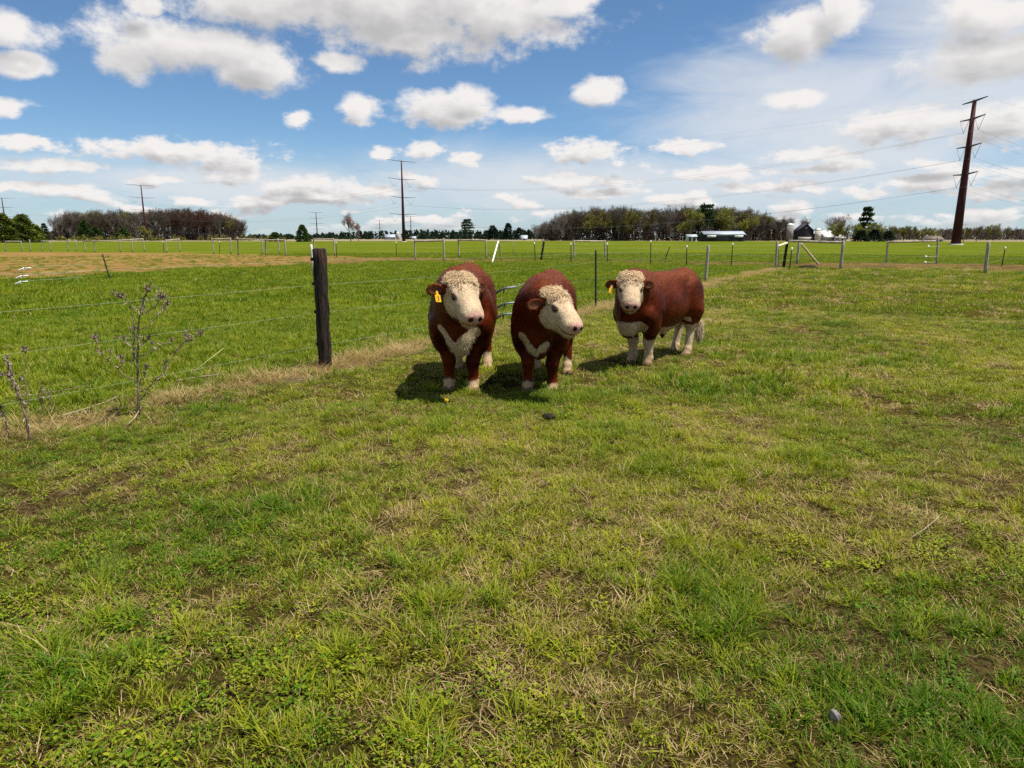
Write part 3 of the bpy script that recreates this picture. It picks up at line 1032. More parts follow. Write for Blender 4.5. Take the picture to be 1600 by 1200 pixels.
o = stick('strut', cf, np.array(d0_), np.array(top_point(on_ground(1252, 416), 1252, 381)), 0.06, 0.055, tan_wood, 8, 4, 0.03, 4)
for k_, (px, py, lb) in enumerate(((1451, 385, 'white insulator, topmost of three by the right braced fence'), (1447, 401, 'white insulator, middle one of three by the right braced fence'), (1446, 410, 'white insulator, lowest of three by the right braced fence'))):
    zz = height_at((0, 44.0), py); dp = 44.0 * _cp - (zz - CAM_H) * _sp
    o = link('insulator', mesh_of('insulator', join_np([tube_np([(-0.09, 0, 0), (0.0, 0, 0.0), (0.06, 0, 0)], [0.05, 0.085, 0.05], 10), tube_np([(-0.03, 0, -0.09), (-0.03, 0, -0.02)], [0.03, 0.05], 8), tube_np([(0.06, 0, 0), (0.9, 0.1, 0.02)], [0.006, 0.006], 5)]), True), None, insul_m)
    o.location = ((px - 800) / FPX * dp, 44.0, zz)
    o.scale = (0.8, 0.8, 0.8)
    tag(o, lb, 'insulator', 'white insulators on the lane fence')

# ------------------------------------------------------------------ power line
weathering, b, out = material('weathering_steel')
oc = b.node('ShaderNodeTexCoord').outputs['Object']
n1 = b.noise(b.vmath('MULTIPLY', oc, (1.5, 1.5, 0.12)), 2.0, 5.0, 0.6)
principled(b, out, b.mix(b.ramp(n1, 0.3, 0.7), (0.035, 0.008, 0.010), (0.070, 0.017, 0.019)), 0.75, 0.2)
arm_m = simple_mat('galvanised_arm', (0.035, 0.030, 0.028), (0.09, 0.08, 0.075), 3, 0.6, 0.3)
glass_ins = simple_mat('grey_insulator', (0.22, 0.23, 0.25), (0.35, 0.36, 0.38), 8, 0.4, 0.5)
cable_m = simple_mat('aluminium_cable', (0.10, 0.10, 0.105), (0.16, 0.16, 0.165), 5, 0.5, 0.4)
concrete = simple_mat('concrete', (0.38, 0.36, 0.32), (0.52, 0.50, 0.46), 3, 0.9, 0.2)


def tower(p, H, r0, r1, arm, label, levels, half, rise=0.02, strings=True, group='transmission towers'):
    """tubular pole with a shield-wire arm on top and crossarms below; arm = horizontal direction of the arms"""
    root = empty('transmission_tower', p)
    tag(root, label, 'tower', group)
    link('shaft', mesh_of('shaft', tube_np([(0, 0, -0.3), (0, 0, H * 0.33), (0, 0, H * 0.66), (0, 0, H)], [r0, r0 + (r1 - r0) * .34, r0 + (r1 - r0) * .67, r1], 12), False), root, weathering)
    link('footing', mesh_of('footing', tube_np([(0, 0, -0.3), (0, 0, 0.22)], [r0 * 1.55, r0 * 1.5], 16)), root, concrete)
    a = np.array([arm[0], arm[1], 0.0]); a = a / np.linalg.norm(a)
    pts = {}
    for li, (zf, hf) in enumerate([(1.0, half[0])] + list(zip(levels, half[1:]))):
        z = H * zf - (0.25 if li == 0 else 0)
        e0 = -a * hf; e1 = a * hf
        k = 0.05 * hf if li else 0.02 * hf
        me = mesh_of('crossarm', tube_np([e0 + [0, 0, z + k], [0, 0, z], e1 + [0, 0, z + k]], [r1 * .28, r1 * .62, r1 * .28], 6))
        link('crossarm', me, root, arm_m)
        if li == 0:
            pts[li] = (e0 + [0, 0, z], e1 + [0, 0, z])
        else:
            ends = []
            for s in (-1, 1):
                c = a * s * hf * 0.60 + np.array([0, 0, z - 0.085 * H])
                if strings:
                    link('insulator', mesh_of('insulator', tube_np([a * s * hf * 0.96 + np.array([0, 0, z]), c], [0.05, 0.05], 5)), root, glass_ins)
                    link('insulator', mesh_of('insulator', tube_np([a * s * hf * 0.22 + np.array([0, 0, z]), c], [0.05, 0.05], 5)), root, glass_ins)
                ends.append(c)
            pts[li] = tuple(ends)
    return root, {k: [np.array(p) + q for q in v] for k, v in pts.items()}


T1 = at_depth(1494.5, 172.0); T2 = at_depth(631, 312.0); T3 = at_depth(229, 457.0); T4 = at_depth(12, 602.0)
T0 = T1 + Vector((190, 118, 0)) * 1.0
H1 = height_at(T1, 156)
H2 = height_at(T2, 251); H3 = height_at(T3, 289); H4 = height_at(T4, 309)
dir12 = (T1 - T2).normalized(); armN = (-dir12.y, dir12.x)
LEV = (0.872, 0.685, 0.495)
tA, cA = tower(T1, H1, 1.10, 0.42, (0.06, 1.0), 'tall dark red steel power pole standing in the field at far right', LEV, (4.9, 5.0, 5.0, 5.0))
LEV2 = (0.77, 0.55, 0.34)
tB, cB = tower(T2, H2, 0.80, 0.26, armN, 'dark steel power pole with three crossarms in the middle of the horizon', LEV2, (8.0, 7.6, 7.6, 7.6))
tC, cC = tower(T3, H3, 0.80, 0.26, armN, 'power pole rising in front of the bare wood at left', LEV2, (8.6, 8.0, 8.0, 8.0))
tD, cD = tower(T4, H4, 0.80, 0.30, armN, 'small power pole behind the evergreens at the left edge', LEV2, (8.6, 8.0, 8.0, 8.0))
c0 = {k: [np.array(T0) + (q - np.array(T1)) for q in v] for k, v in cA.items()}
for li in range(4):
    for s in (0, 1):
        chain = [c0[li][s], cA[li][s], cB[li][s], cC[li][s], cD[li][s]]
        pts = []
        for i in range(4):
            p, q = chain[i], chain[i + 1]
            sag = (6.0 if li else 3.2)
            for t in np.linspace(0, 1, 21)[:-1]:
                pts.append(p + (q - p) * t - np.array([0, 0, sag * 4 * t * (1 - t)]))
        pts.append(chain[-1])
        o_ = pts[0].copy()
        o = link('power_cable', mesh_of('power_cable', tube_np([p - o_ for p in pts], [0.018 if li else 0.008] * len(pts), 4, False), True), None, cable_m)
        o.location = o_
        nm = ('thin shield wire', 'top power cable', 'middle power cable', 'lowest power cable')[li]
        tag(o, '%s strung on the %s ends of the pole crossarms' % (nm, ('near', 'far')[s] if True else ''), 'cable', 'overhead power cables')

for (px, top, d, lb) in ((496, 332, 960.0, 'small distant power pole beside the bare reddish tree'), (594, 344.5, 1350.0, 'smallest distant power pole over the dark treeline'), (642.5, 338, 1100.0, 'distant power pole just beyond the central steel pole')):
    p = at_depth(px, d)
    tower(p, height_at(p, top), 0.9, 0.4, (1, 0.15), lb, (0.78, 0.58, 0.38), (9, 9.5, 9.5, 9.5), strings=False)

# wooden street poles far right
for (px, top, bot, d, lb) in ((1437, 352, 374, 300.0, 'grey wooden utility pole nearer the evergreen clump'), (1506, 349, 375, 280.0, 'grey wooden utility pole just behind the red steel pole')):
    p = at_depth(px, d)
    root = empty('utility_pole', p)
    H = height_at(p, top)
    link('pole', mesh_of('pole', tube_np([(0, 0, -.2), (0, 0, H)], [0.17, 0.11], 8)), root, grey_wood)
    link('crossarm', mesh_of('crossarm', box_np((0, 0, H - 0.5), (2.2, 0.12, 0.14))), root, grey_wood)
    tag(root, lb, 'utility pole', 'wooden utility poles')

# ------------------------------------------------------------------ Hereford bulls
def rot_m(yaw, pitch, roll=0.0):
    """columns: forward, left, up of a frame turned left by yaw and nose-down by pitch"""
    cy_, sy_ = math.cos(yaw), math.sin(yaw); cp_, sp_ = math.cos(pitch), math.sin(pitch); cr, sr = math.cos(roll), math.sin(roll)
    Rz = np.array([[cy_, -sy_, 0], [sy_, cy_, 0], [0, 0, 1]])
    Ry = np.array([[cp_, 0, sp_], [0, 1, 0], [-sp_, 0, cp_]])
    Rx = np.array([[1, 0, 0], [0, cr, -sr], [0, sr, cr]])
    return Rz @ Ry @ Rx


class Blob:
    def __init__(self, kind, k, part, **kw):
        self.kind, self.k, self.part = kind, k, part
        self.__dict__.update(kw)

    def bounds(self):
        if self.kind == 'cap':
            lo = np.minimum(self.a - self.ra, self.b - self.rb); hi = np.maximum(self.a + self.ra, self.b + self.rb)
        else:
            e = np.sqrt(((self.R * self.r[None, :]) ** 2).sum(1)); lo, hi = self.c - e, self.c + e
        return lo, hi

    def dist(self, P):
        if self.kind == 'cap':
            ab = self.b - self.a
            t = np.clip(((P - self.a) @ ab) / max(ab @ ab, 1e-9), 0, 1)
            d = P - self.a - t[..., None] * ab
            return np.sqrt((d * d).sum(-1)) - (self.ra + (self.rb - self.ra) * t)
        q = (P - self.c) @ self.R
        q1 = q / self.r
        k0 = np.sqrt((q1 * q1).sum(-1)); q2 = q1 / self.r
        k1 = np.sqrt((q2 * q2).sum(-1))
        return np.where(k1 > 1e-6, k0 * (k0 - 1) / np.maximum(k1, 1e-6), -self.r.min())


def cap(a, b, ra, rb, k=0.05, part='body'):
    return Blob('cap', k, part, a=np.array(a, float), b=np.array(b, float), ra=ra, rb=rb)


def ell(c, r, k=0.05, part='body', R=None):
    return Blob('ell', k, part, c=np.array(c, float), r=np.array(r, float), R=np.eye(3) if R is None else R)


def sdf_mesh(blobs, cuts, h):
    lo = np.min([q.bounds()[0] for q in blobs], 0) - 3 * h; hi = np.max([q.bounds()[1] for q in blobs], 0) + 3 * h
    N = np.ceil((hi - lo) / h).astype(int) + 1
    ax = [lo[i] + h * np.arange(N[i]) for i in range(3)]
    F = np.full(N, 0.5)
    for q in blobs:
        a, b_ = q.bounds(); m = q.k * 1.2 + 3 * h
        s = [slice(max(0, int((a[i] - m - lo[i]) / h)), min(N[i], int((b_[i] + m - lo[i]) / h) + 2)) for i in range(3)]
        P = np.stack(np.meshgrid(ax[0][s[0]], ax[1][s[1]], ax[2][s[2]], indexing='ij'), -1)
        d = q.dist(P); f = F[s[0], s[1], s[2]]; k = q.k
        hh = np.clip(0.5 + 0.5 * (d - f) / k, 0, 1)
        F[s[0], s[1], s[2]] = d + (f - d) * hh - k * hh * (1 - hh) * np.where(hh <= 0, 0, 1)
        F[s[0], s[1], s[2]] = np.where(hh <= 0, d, np.where(hh >= 1, f, F[s[0], s[1], s[2]])) if False else np.minimum(F[s[0], s[1], s[2]], np.minimum(d, f))
    for q in cuts:
        a, b_ = q.bounds(); m = 4 * h + q.k
        s = [slice(max(0, int((a[i] - m - lo[i]) / h)), min(N[i], int((b_[i] + m - lo[i]) / h) + 2)) for i in range(3)]
        P = np.stack(np.meshgrid(ax[0][s[0]], ax[1][s[1]], ax[2][s[2]], indexing='ij'), -1)
        F[s[0], s[1], s[2]] = np.maximum(F[s[0], s[1], s[2]], -q.dist(P))
    # surface nets
    ins = F < 0
    c = np.zeros(np.array(N) - 1, int)
    for dx_ in (0, 1):
        for dy_ in (0, 1):
            for dz_ in (0, 1):
                c += ins[dx_:N[0] - 1 + dx_, dy_:N[1] - 1 + dy_, dz_:N[2] - 1 + dz_]
    act = (c > 0) & (c < 8)
    ids = np.full(act.shape, -1, np.int64); ids[act] = np.arange(act.sum())
    I = np.argwhere(act)
    acc = np.zeros((len(I), 3)); cnt = np.zeros(len(I))
    cor = [np.array(v) for v in ((0, 0, 0), (1, 0, 0), (0, 1, 0), (1, 1, 0), (0, 0, 1), (1, 0, 1), (0, 1, 1), (1, 1, 1))]
    edges = [(0, 1), (2, 3), (4, 5), (6, 7), (0, 2), (1, 3), (4, 6), (5, 7), (0, 4), (1, 5), (2, 6), (3, 7)]
    for e0, e1 in edges:
        A, B = I + cor[e0], I + cor[e1]
        fa, fb = F[tuple(A.T)], F[tuple(B.T)]
        m = (fa < 0) != (fb < 0)
        t = np.where(m, fa / np.where(np.abs(fa - fb) < 1e-12, 1, fa - fb), 0)
        p = A + (B - A) * t[:, None]
        acc[m] += p[m]; cnt[m] += 1
    V = lo + h * acc / cnt[:, None]
    quads = []
    for axis in range(3):
        sl0 = [slice(None)] * 3; sl1 = [slice(None)] * 3
        sl0[axis] = slice(0, -1); sl1[axis] = slice(1, None)
        ch = ins[tuple(sl0)] != ins[tuple(sl1)]
        E = np.argwhere(ch)
        o1, o2 = [(1, 2), (2, 0), (0, 1)][axis]
        ok = (E[:, o1] > 0) & (E[:, o2] > 0) & (E[:, o1] < N[o1] - 1) & (E[:, o2] < N[o2] - 1)
        E = E[ok]
        d1 = np.zeros(3, int); d1[o1] = 1
        d2 = np.zeros(3, int); d2[o2] = 1
        q = np.stack([ids[tuple((E - d1 - d2).T)], ids[tuple((E - d2).T)], ids[tuple(E.T)], ids[tuple((E - d1).T)]], 1)
        flip = ~ins[tuple(E.T)]
        q[flip] = q[flip][:, ::-1]
        quads.append(q)
    Q = np.concatenate(quads)
    Q = Q[(Q >= 0).all(1)]
    # one pass of smoothing
    for _ in range(2):
        S = np.zeros_like(V); n = np.zeros(len(V))
        for a_, b_ in ((0, 1), (1, 2), (2, 3), (3, 0)):
            np.add.at(S, Q[:, a_], V[Q[:, b_]]); np.add.at(n, Q[:, a_], 1)
            np.add.at(S, Q[:, b_], V[Q[:, a_]]); np.add.at(n, Q[:, b_], 1)
        V = V * 0.5 + 0.5 * S / np.maximum(n, 1)[:, None]
    return V, Q


def normals_of(V, Q):
    n = np.cross(V[Q[:, 2]] - V[Q[:, 0]], V[Q[:, 3]] - V[Q[:, 1]])
    N_ = np.zeros_like(V)
    for i in range(4):
        np.add.at(N_, Q[:, i], n)
    return N_ / np.maximum(np.linalg.norm(N_, axis=1), 1e-9)[:, None]


def n3(P, f, seed):
    """cheap solid noise from three planes"""
    return (vnoise(P[:, 0] * f + P[:, 2] * f * 0.7, P[:, 1] * f - P[:, 2] * f * 0.4, seed) + vnoise(P[:, 2] * f + 5, P[:, 0] * f * 0.9 - P[:, 1] * f * 0.5, seed + 7) + vnoise(P[:, 1] * f - 3, P[:, 2] * f * 1.1 + P[:, 0] * f * 0.3, seed + 13)) / 3


# coat: colour comes with the animal, per vertex
coat_m, b, out = material('hereford_coat')
cc = attr(b, 'coat', o='Color')
oc = b.node('ShaderNodeTexCoord').outputs['Object']
hn = b.noise(b.vmath('MULTIPLY', oc, (1.0, 1.0, 0.45)), 70.0, 4.0, 0.7)
hn2 = b.noise(oc, 9.0, 4.0, 0.6)
cc2 = b.mix(b.ramp(hn, 0.25, 0.75), b.mix(1.0, cc, (0.62, 0.58, 0.55), 'MULTIPLY'), b.mix(1.0, cc, (1.15, 1.12, 1.08), 'MULTIPLY'))
cc2 = b.mix(b.ramp(hn2, 0.35, 0.7), b.mix(1.0, cc2, (0.82, 0.80, 0.78), 'MULTIPLY'), cc2)
pr = principled(b, out, cc2, 0.46, 0.20, bump=hn, bump_d=0.008, bump_s=0.8)
pr.inputs['Specular Tint'].default_value = (1.0, 0.42, 0.20, 1.0)
hair_m, b, out = material('hereford_hair')
hcol = attr(b, 'coat', o='Color')
hp1 = b.node('ShaderNodeBsdfPrincipled'); b.put(hp1.inputs['Base Color'], hcol); hp1.inputs['Roughness'].default_value = 0.7; hp1.inputs['Specular IOR Level'].default_value = 0.1
hp2 = b.node('ShaderNodeBsdfTranslucent'); b.put(hp2.inputs['Color'], hcol)
hmx = b.node('ShaderNodeMixShader'); hmx.inputs[0].default_value = 0.45
b.t.links.new(hp1.outputs[0], hmx.inputs[1]); b.t.links.new(hp2.outputs[0], hmx.inputs[2]); b.t.links.new(hmx.outputs[0], out.inputs[0])
eye_m, b, out = material('eye_dark')
principled(b, out, (0.012, 0.008, 0.006), 0.08, 0.6)
tag_m, b, out = material('yellow_plastic')
tn = b.noise(b.node('ShaderNodeTexCoord').outputs['Object'], 20.0, 3.0)
tcol = b.mix(tn, (0.86, 0.52, 0.006), (0.92, 0.62, 0.012))
tp1 = b.node('ShaderNodeBsdfPrincipled'); b.put(tp1.inputs['Base Color'], tcol); tp1.inputs['Roughness'].default_value = 0.4
tp2 = b.node('ShaderNodeBsdfTranslucent'); b.put(tp2.inputs['Color'], tcol)
tmx = b.node('ShaderNodeMixShader'); tmx.inputs[0].default_value = 0.5
b.t.links.new(tp1.outputs[0], tmx.inputs[1]); b.t.links.new(tp2.outputs[0], tmx.inputs[2]); b.t.links.new(tmx.outputs[0], out.inputs[0])
ink_m, b, out = material('black_ink')
principled(b, out, (0.02, 0.015, 0.01), 0.6)

RED = np.array([0.034, 0.0045, 0.0015]); RED_HI = np.array([0.112, 0.018, 0.003])
WHITE = np.array([0.58, 0.47, 0.32]); PINK = np.array([0.62, 0.38, 0.33]); HORN = np.array([0.17, 0.11, 0.068]); DARK = np.array([0.05, 0.015, 0.01])
CREAM = np.array([0.66, 0.53, 0.35])


def make_bull(spec):
    S = spec
    HP = np.array(S['head'], float)                    # poll centre in body space (x fwd, y left, z up)
    HR = rot_m(S['yaw'], S['pitch'], S.get('roll', 0.0))
    hp = lambda x, y, z: HP + HR @ np.array([x, y, z], float)
    W = S.get('w', 1.0); L = S.get('l', 1.0)
    bl = []
    # trunk
    bl += [ell((0.02 * L, 0, 0.87), (0.68 * L, 0.300 * W, 0.375), 0.08),
           ell((-0.10 * L, 0, 0.79 + S.get('lean', 0.0)), (0.50 * L, 0.318 * W, 0.32 - S.get('lean', 0.0)), 0.10),
           ell((0.42 * L, 0, 0.87), (0.31, 0.270 * W, 0.39), 0.10),
           ell((-0.58 * L, 0, 0.96), (0.32, 0.275 * W, 0.33), 0.10),
           ell((-0.72 * L, 0, 1.02), (0.17, 0.23 * W, 0.24), 0.10),
           cap((0.40 * L, 0, 1.165), (-0.58 * L, 0, 1.165), 0.105, 0.130, 0.14),
           cap((-0.62 * L, 0, 1.19), (-0.85 * L, 0, 1.17), 0.10, 0.085, 0.10),
           ell((0.68 * L, 0, 0.66), (0.18, 0.150 * W, 0.24), 0.12),
           ell((0.62 * L, 0, 0.88), (0.20, 0.23 * W, 0.27), 0.12)]
    # shoulders
    for s in (1, -1):
        bl += [ell((0.42 * L, s * 0.232 * W, 0.80), (0.18, 0.110, 0.26), 0.03), ell((0.56 * L, s * 0.225 * W, 0.74), (0.13, 0.105, 0.15), 0.03), ell((0.47 * L, s * 0.220 * W, 0.62), (0.125, 0.095, 0.16), 0.03)]
        # haunch
        bl += [ell((-0.60 * L, s * 0.205 * W, 0.86), (0.24, 0.125, 0.32), 0.08), ell((-0.68 * L, s * 0.195 * W, 0.68), (0.16, 0.10, 0.22), 0.07)]
    # neck with crest
    nb0 = np.array([0.50 * L, 0, 1.02]); nb1 = hp(-0.03, 0, -0.05)
    mid_n = (nb0 + nb1) / 2
    bl += [cap(nb0, mid_n + np.array([0, 0, 0.015]), 0.255, 0.215, 0.12), cap(mid_n, nb1, 0.22, 0.155, 0.10),
           cap((0.60 * L, 0, 0.86), hp(0.08, 0, -0.15), 0.20, 0.105, 0.12),
           cap((0.36 * L, 0, 1.20), mid_n + np.array([0, 0, 0.13]), 0.115, 0.105, 0.10)]
    # dewlap and folds of loose skin on the throat and brisket
    for (y_, x_, z0_, z1_, r_) in ((0.0, 0.80, 0.90, 0.62, 0.050), (0.075, 0.77, 0.96, 0.70, 0.032), (-0.075, 0.77, 0.96, 0.70, 0.032)):
        bl.append(cap((x_ * L + 0.02, y_ * 1.3, z0_), (x_ * L, y_, z1_), r_ * 0.7, r_, 0.035))
    for s in (1, -1):                                   # point of the shoulder, ribs behind the shoulder
        bl += [ell((0.645 * L, s * 0.185 * W, 0.78), (0.07, 0.075, 0.085), 0.04),
               cap((0.30 * L, s * 0.20 * W, 1.10), (0.36 * L, s * 0.30 * W, 0.80), 0.05, 0.06, 0.05)]
    # legs: (fore right, fore left, hind right, hind left) foot positions
    feet = S['feet']
    for s, (fx, fy) in zip((-1, 1), feet[:2]):
        sh = (0.47 * L, s * 0.20 * W, 0.68); el = np.array([0.42 * L + 0.35 * (fx - 0.45 * L), s * 0.18 * W, 0.56]); kn = np.array([fx + 0.015, fy * 0.9 + s * 0.012, 0.355])
        bl += [cap(sh, el, 0.118, 0.108, 0.06, 'foreleg'), cap(el, kn, 0.102, 0.066, 0.04, 'foreleg'),
               ell(kn, (0.064, 0.066, 0.075), 0.025, 'foreleg'), cap(kn, (fx, fy, 0.15), 0.060, 0.053, 0.03, 'foreleg'),
               ell((fx + 0.005, fy, 0.125), (0.060, 0.060, 0.055), 0.03, 'foreleg'), cap((fx, fy, 0.125), (fx + 0.035, fy, 0.07), 0.052, 0.056, 0.02, 'foreleg')]
        for t in (-1, 1):
            bl.append(ell((fx + 0.055, fy + t * 0.034, 0.040), (0.070, 0.036, 0.045), 0.006, 'hoof'))
    for s, (fx, fy) in zip((-1, 1), feet[2:]):
        st = (-0.64 * L, s * 0.19 * W, 0.72); hk = np.array([fx - 0.085, fy * 0.97, 0.45])
        bl += [cap(st, hk + np.array([0.06, 0, 0.08]), 0.135, 0.078, 0.07, 'hindleg'), cap(hk + np.array([0.06, 0, 0.08]), hk, 0.076, 0.062, 0.05, 'hindleg'),
               ell(hk + np.array([-0.02, 0, 0.0]), (0.058, 0.050, 0.085), 0.03, 'hindleg'), cap(hk, (fx - 0.02, fy, 0.15), 0.058, 0.048, 0.03, 'hindleg'),
               ell((fx - 0.012, fy, 0.125), (0.060, 0.058, 0.055), 0.03, 'hindleg'), cap((fx - 0.012, fy, 0.125), (fx + 0.02, fy, 0.07), 0.052, 0.056, 0.02, 'hindleg')]
        for t in (-1, 1):
            bl.append(ell((fx + 0.04, fy + t * 0.034, 0.040), (0.070, 0.036, 0.045), 0.006, 'hoof'))
    # belly, sheath
    bl += [cap((-0.05 * L, 0, 0.54), (-0.34 * L, 0, 0.55), 0.10, 0.09, 0.10), cap((-0.26 * L, 0, 0.50), (-0.16 * L, 0, 0.41), 0.065, 0.045, 0.05, 'sheath'), cap((-0.16 * L, 0, 0.41), (-0.14 * L, 0, 0.35), 0.042, 0.026, 0.03, 'sheath_tip'),
           ell((-0.60 * L, 0, 0.57), (0.08, 0.075, 0.11), 0.05, 'scrotum')]
    # tail
    tx = -0.90 * L
    tp = [np.array([-0.84 * L, 0, 1.08]), np.array([tx - 0.02, 0.0, 1.00]), np.array([tx - 0.03, 0.01, 0.75]), np.array([tx - 0.03, S.get('tail', 0.02), 0.50])]
    for q in range(3):
        bl.append(cap(tp[q], tp[q + 1], 0.045 - 0.008 * q, 0.037 - 0.006 * q, 0.03, 'tail'))
    bl += [ell(tp[3] + np.array([0, 0, -0.13]), (0.05, 0.05, 0.17), 0.03, 'switch')]
    # head
    bl += [ell(hp(0.06, 0, -0.03), (0.150, 0.148, 0.140), 0.05, 'head', HR),
           cap(hp(0.07, 0, -0.015), hp(0.34, 0, -0.040), 0.136, 0.108, 0.05, 'head'),
           ell(hp(0.24, 0, -0.010), (0.16, 0.116, 0.082), 0.05, 'head', HR),
           ell(hp(0.375, 0, -0.050), (0.085, 0.122, 0.090), 0.05, 'head', HR),
           ell(hp(0.425, 0, -0.028), (0.040, 0.094, 0.058), 0.025, 'nose', HR),
           ell(hp(0.375, 0, -0.128), (0.065, 0.074, 0.040), 0.025, 'head', HR),
           cap(hp(0.11, 0, -0.145), hp(0.35, 0, -0.115), 0.100, 0.066, 0.05, 'head'),
           ell(hp(-0.015, 0, 0.040), (0.105, 0.148, 0.068), 0.07, 'poll', HR),
           ell(hp(0.070, 0, 0.042), (0.115, 0.132, 0.064), 0.06, 'poll', HR)]
    for s in (1, -1):
        bl += [ell(hp(0.15, s * 0.072, -0.110), (0.120, 0.064, 0.110), 0.05, 'head', HR),
               ell(hp(0.145, s * 0.112, 0.042), (0.062, 0.036, 0.030), 0.025, 'head', HR)]
        er = HR @ rot_m(s * (math.pi / 2 + S.get('ear_back', 0.32)), S.get('ear_drop', 0.12) + 0.22, s * S.get('ear_roll', 0.9))
        ec = hp(0.030, s * 0.135, 0.0)
        bl += [cap(ec, ec + er[:, 0] * 0.07, 0.036, 0.034, 0.03, 'ear'), ell(ec + er[:, 0] * 0.115, (0.092, 0.064, 0.022), 0.025, 'ear', er)]
    cuts = []
    for s in (1, -1):
        cuts.append(ell(hp(0.460, s * 0.048, -0.018), (0.022, 0.018, 0.018), 0.01, 'n', HR))
        cuts.append(ell(hp(0.177, s * 0.145, 0.022), (0.034, 0.026, 0.022), 0.01, 'n', HR))
        er = HR @ rot_m(s * (math.pi / 2 + S.get('ear_back', 0.32)), S.get('ear_drop', 0.12) + 0.22, s * S.get('ear_roll', 0.9))
        ec = hp(0.030, s * 0.135, 0.0)
        cuts.append(ell(ec + er[:, 0] * 0.115 + er[:, 2] * 0.020, (0.070, 0.044, 0.020), 0.01, 'n', er))
    cuts.append(ell(hp(0.42, 0, -0.100), (0.065, 0.085, 0.006), 0.01, 'n', HR))
    for q in bl:
        if q.part in ('foreleg', 'hindleg') and S.get('leg', 1.0) != 1.0:
            if q.kind == 'cap':
                q.ra *= S['leg']; q.rb *= S['leg']
            else:
                q.r = q.r * S['leg']
    V, Q = sdf_mesh(bl, cuts, S.get('h', 0.0125))
    N_ = normals_of(V, Q)
    # which part does each vertex belong to
    best = np.full(len(V), 9.0); part = np.zeros(len(V), int); names = []
    for q in bl:
        if q.part not in names:
            names.append(q.part)
        d = q.dist(V); m = d < best
        best[m] = d[m]; part[m] = names.index(q.part)
    pn = np.array(names)[part]
    hl = (V - HP) @ HR                                    # head-local
    wob = (n3(V, 9, 5) - 0.5) * 0.12 + (n3(V, 26, 8) - 0.5) * 0.05
    mix = np.clip((n3(V, 5, 31) * 0.6 + n3(V, 17, 37) * 0.4 - 0.32) / 0.36, 0, 1)[:, None]
    col = RED * (1 - mix) + RED_HI * mix
    back = sstep(V[:, 2] + (n3(V, 8, 15) - 0.5) * 0.3, 1.0, 1.28)[:, None] * 0.75
    col = col * (1 - back) + back * np.array([0.17, 0.042, 0.010])          # bleached topline, with the sunlit back edge painted into the coat
    white = np.zeros(len(V))
    ishead = np.isin(pn, ['head', 'poll', 'nose'])
    white = np.maximum(white, ishead * sstep(hl[:, 0] + wob * 0.8 + 0.35 * np.clip(hl[:, 2], -.25, .05), -0.115, -0.075))
    # throat and brisket
    for (c_, r_) in S['white_spots']:
        d = np.sqrt((((V - np.array(c_)) / np.array(r_)) ** 2).sum(1)) + wob * 2.0
        white = np.maximum(white, 1 - sstep(d, 0.92, 1.05))
    for (y0, z0), (y1, z1), rr_c in S.get('white_caps', []):
        a_ = np.array([y0, z0]); ab_ = np.array([y1, z1]) - a_
        q2 = V[:, 1:] - a_
        t2 = np.clip((q2 @ ab_) / (ab_ @ ab_), 0, 1)
        d = np.linalg.norm(q2 - t2[:, None] * ab_, axis=1) + wob * 0.45 + (n3(V, 12, 71) - 0.5) * 0.05
        white = np.maximum(white, (1 - sstep(d, rr_c * 0.9, rr_c * 1.12)) * (V[:, 0] > 0.42) * (~ishead))
    for (c_, r_) in S.get('red_spots', []):
        d = np.sqrt((((V - np.array(c_)) / np.array(r_)) ** 2).sum(1)) + wob * 2.0
        white = np.minimum(white, sstep(d, 0.92, 1.05))
    belly = 1 - sstep(V[:, 2] + wob * 0.7 + 0.12 * sstep(V[:, 0], -0.2, -0.55) * 0 - 0.10 * sstep(-V[:, 0], 0.2, 0.5), 0.515, 0.54)
    istrunk = (pn == 'body') | (pn == 'sheath')
    white = np.maximum(white, belly * istrunk * (np.abs(V[:, 1]) < 0.24) * (V[:, 0] < 0.30))
    for q, key in ((0, 'foreleg'), (1, 'hindleg')):
        hgt = S['socks'][q]
        white = np.maximum(white, (pn == key) * (1 - sstep(V[:, 2] + wob * 1.2, hgt - 0.015, hgt + 0.015)))
    white = np.maximum(white, (pn == 'switch') * 1.0)
    wcol = WHITE * (0.86 + 0.28 * n3(V, 14, 77)[:, None])
    low = (1 - sstep(V[:, 2], 0.10, 0.26))[:, None]
    wcol = wcol * (1 - low) + low * wcol * np.array([0.90, 0.83, 0.72])       # mud on the pasterns
    col = col * (1 - white[:, None]) + wcol * white[:, None]
    pl = (np.isin(pn, ['poll']) | ((pn == 'head') & (hl[:, 0] < 0.12) & (hl[:, 2] > 0.0))).astype(float)
    curl = n3(V, 42, 91)
    pm = (pl * white * (1 - sstep(hl[:, 0] + wob, 0.02, 0.15)))[:, None] * 0.5
    pcol = CREAM * (0.80 + 0.45 * curl[:, None])
    col = col * (1 - pm) + pcol * pm
    nose = sstep(hl[:, 0], 0.405, 0.435) * ishead * (hl[:, 2] > -0.090)
    col = col * (1 - nose[:, None]) + PINK * nose[:, None]
    nost = np.zeros(len(V))
    for s in (1, -1):
        d = np.linalg.norm((hl - np.array([0.452, s * 0.048, -0.018])) / np.array([0.036, 0.030, 0.027]), axis=1)
        nost = np.maximum(nost, 1 - sstep(d, 0.75, 1.05))
    col = col * (1 - nost[:, None]) + DARK * nost[:, None]
    mouth = (1 - sstep(np.abs(hl[:, 2] + 0.100), 0.006, 0.013)) * ishead * (hl[:, 0] > 0.30) * 0.92
    col = col * (1 - mouth[:, None]) + np.array([0.16, 0.09, 0.06]) * mouth[:, None]
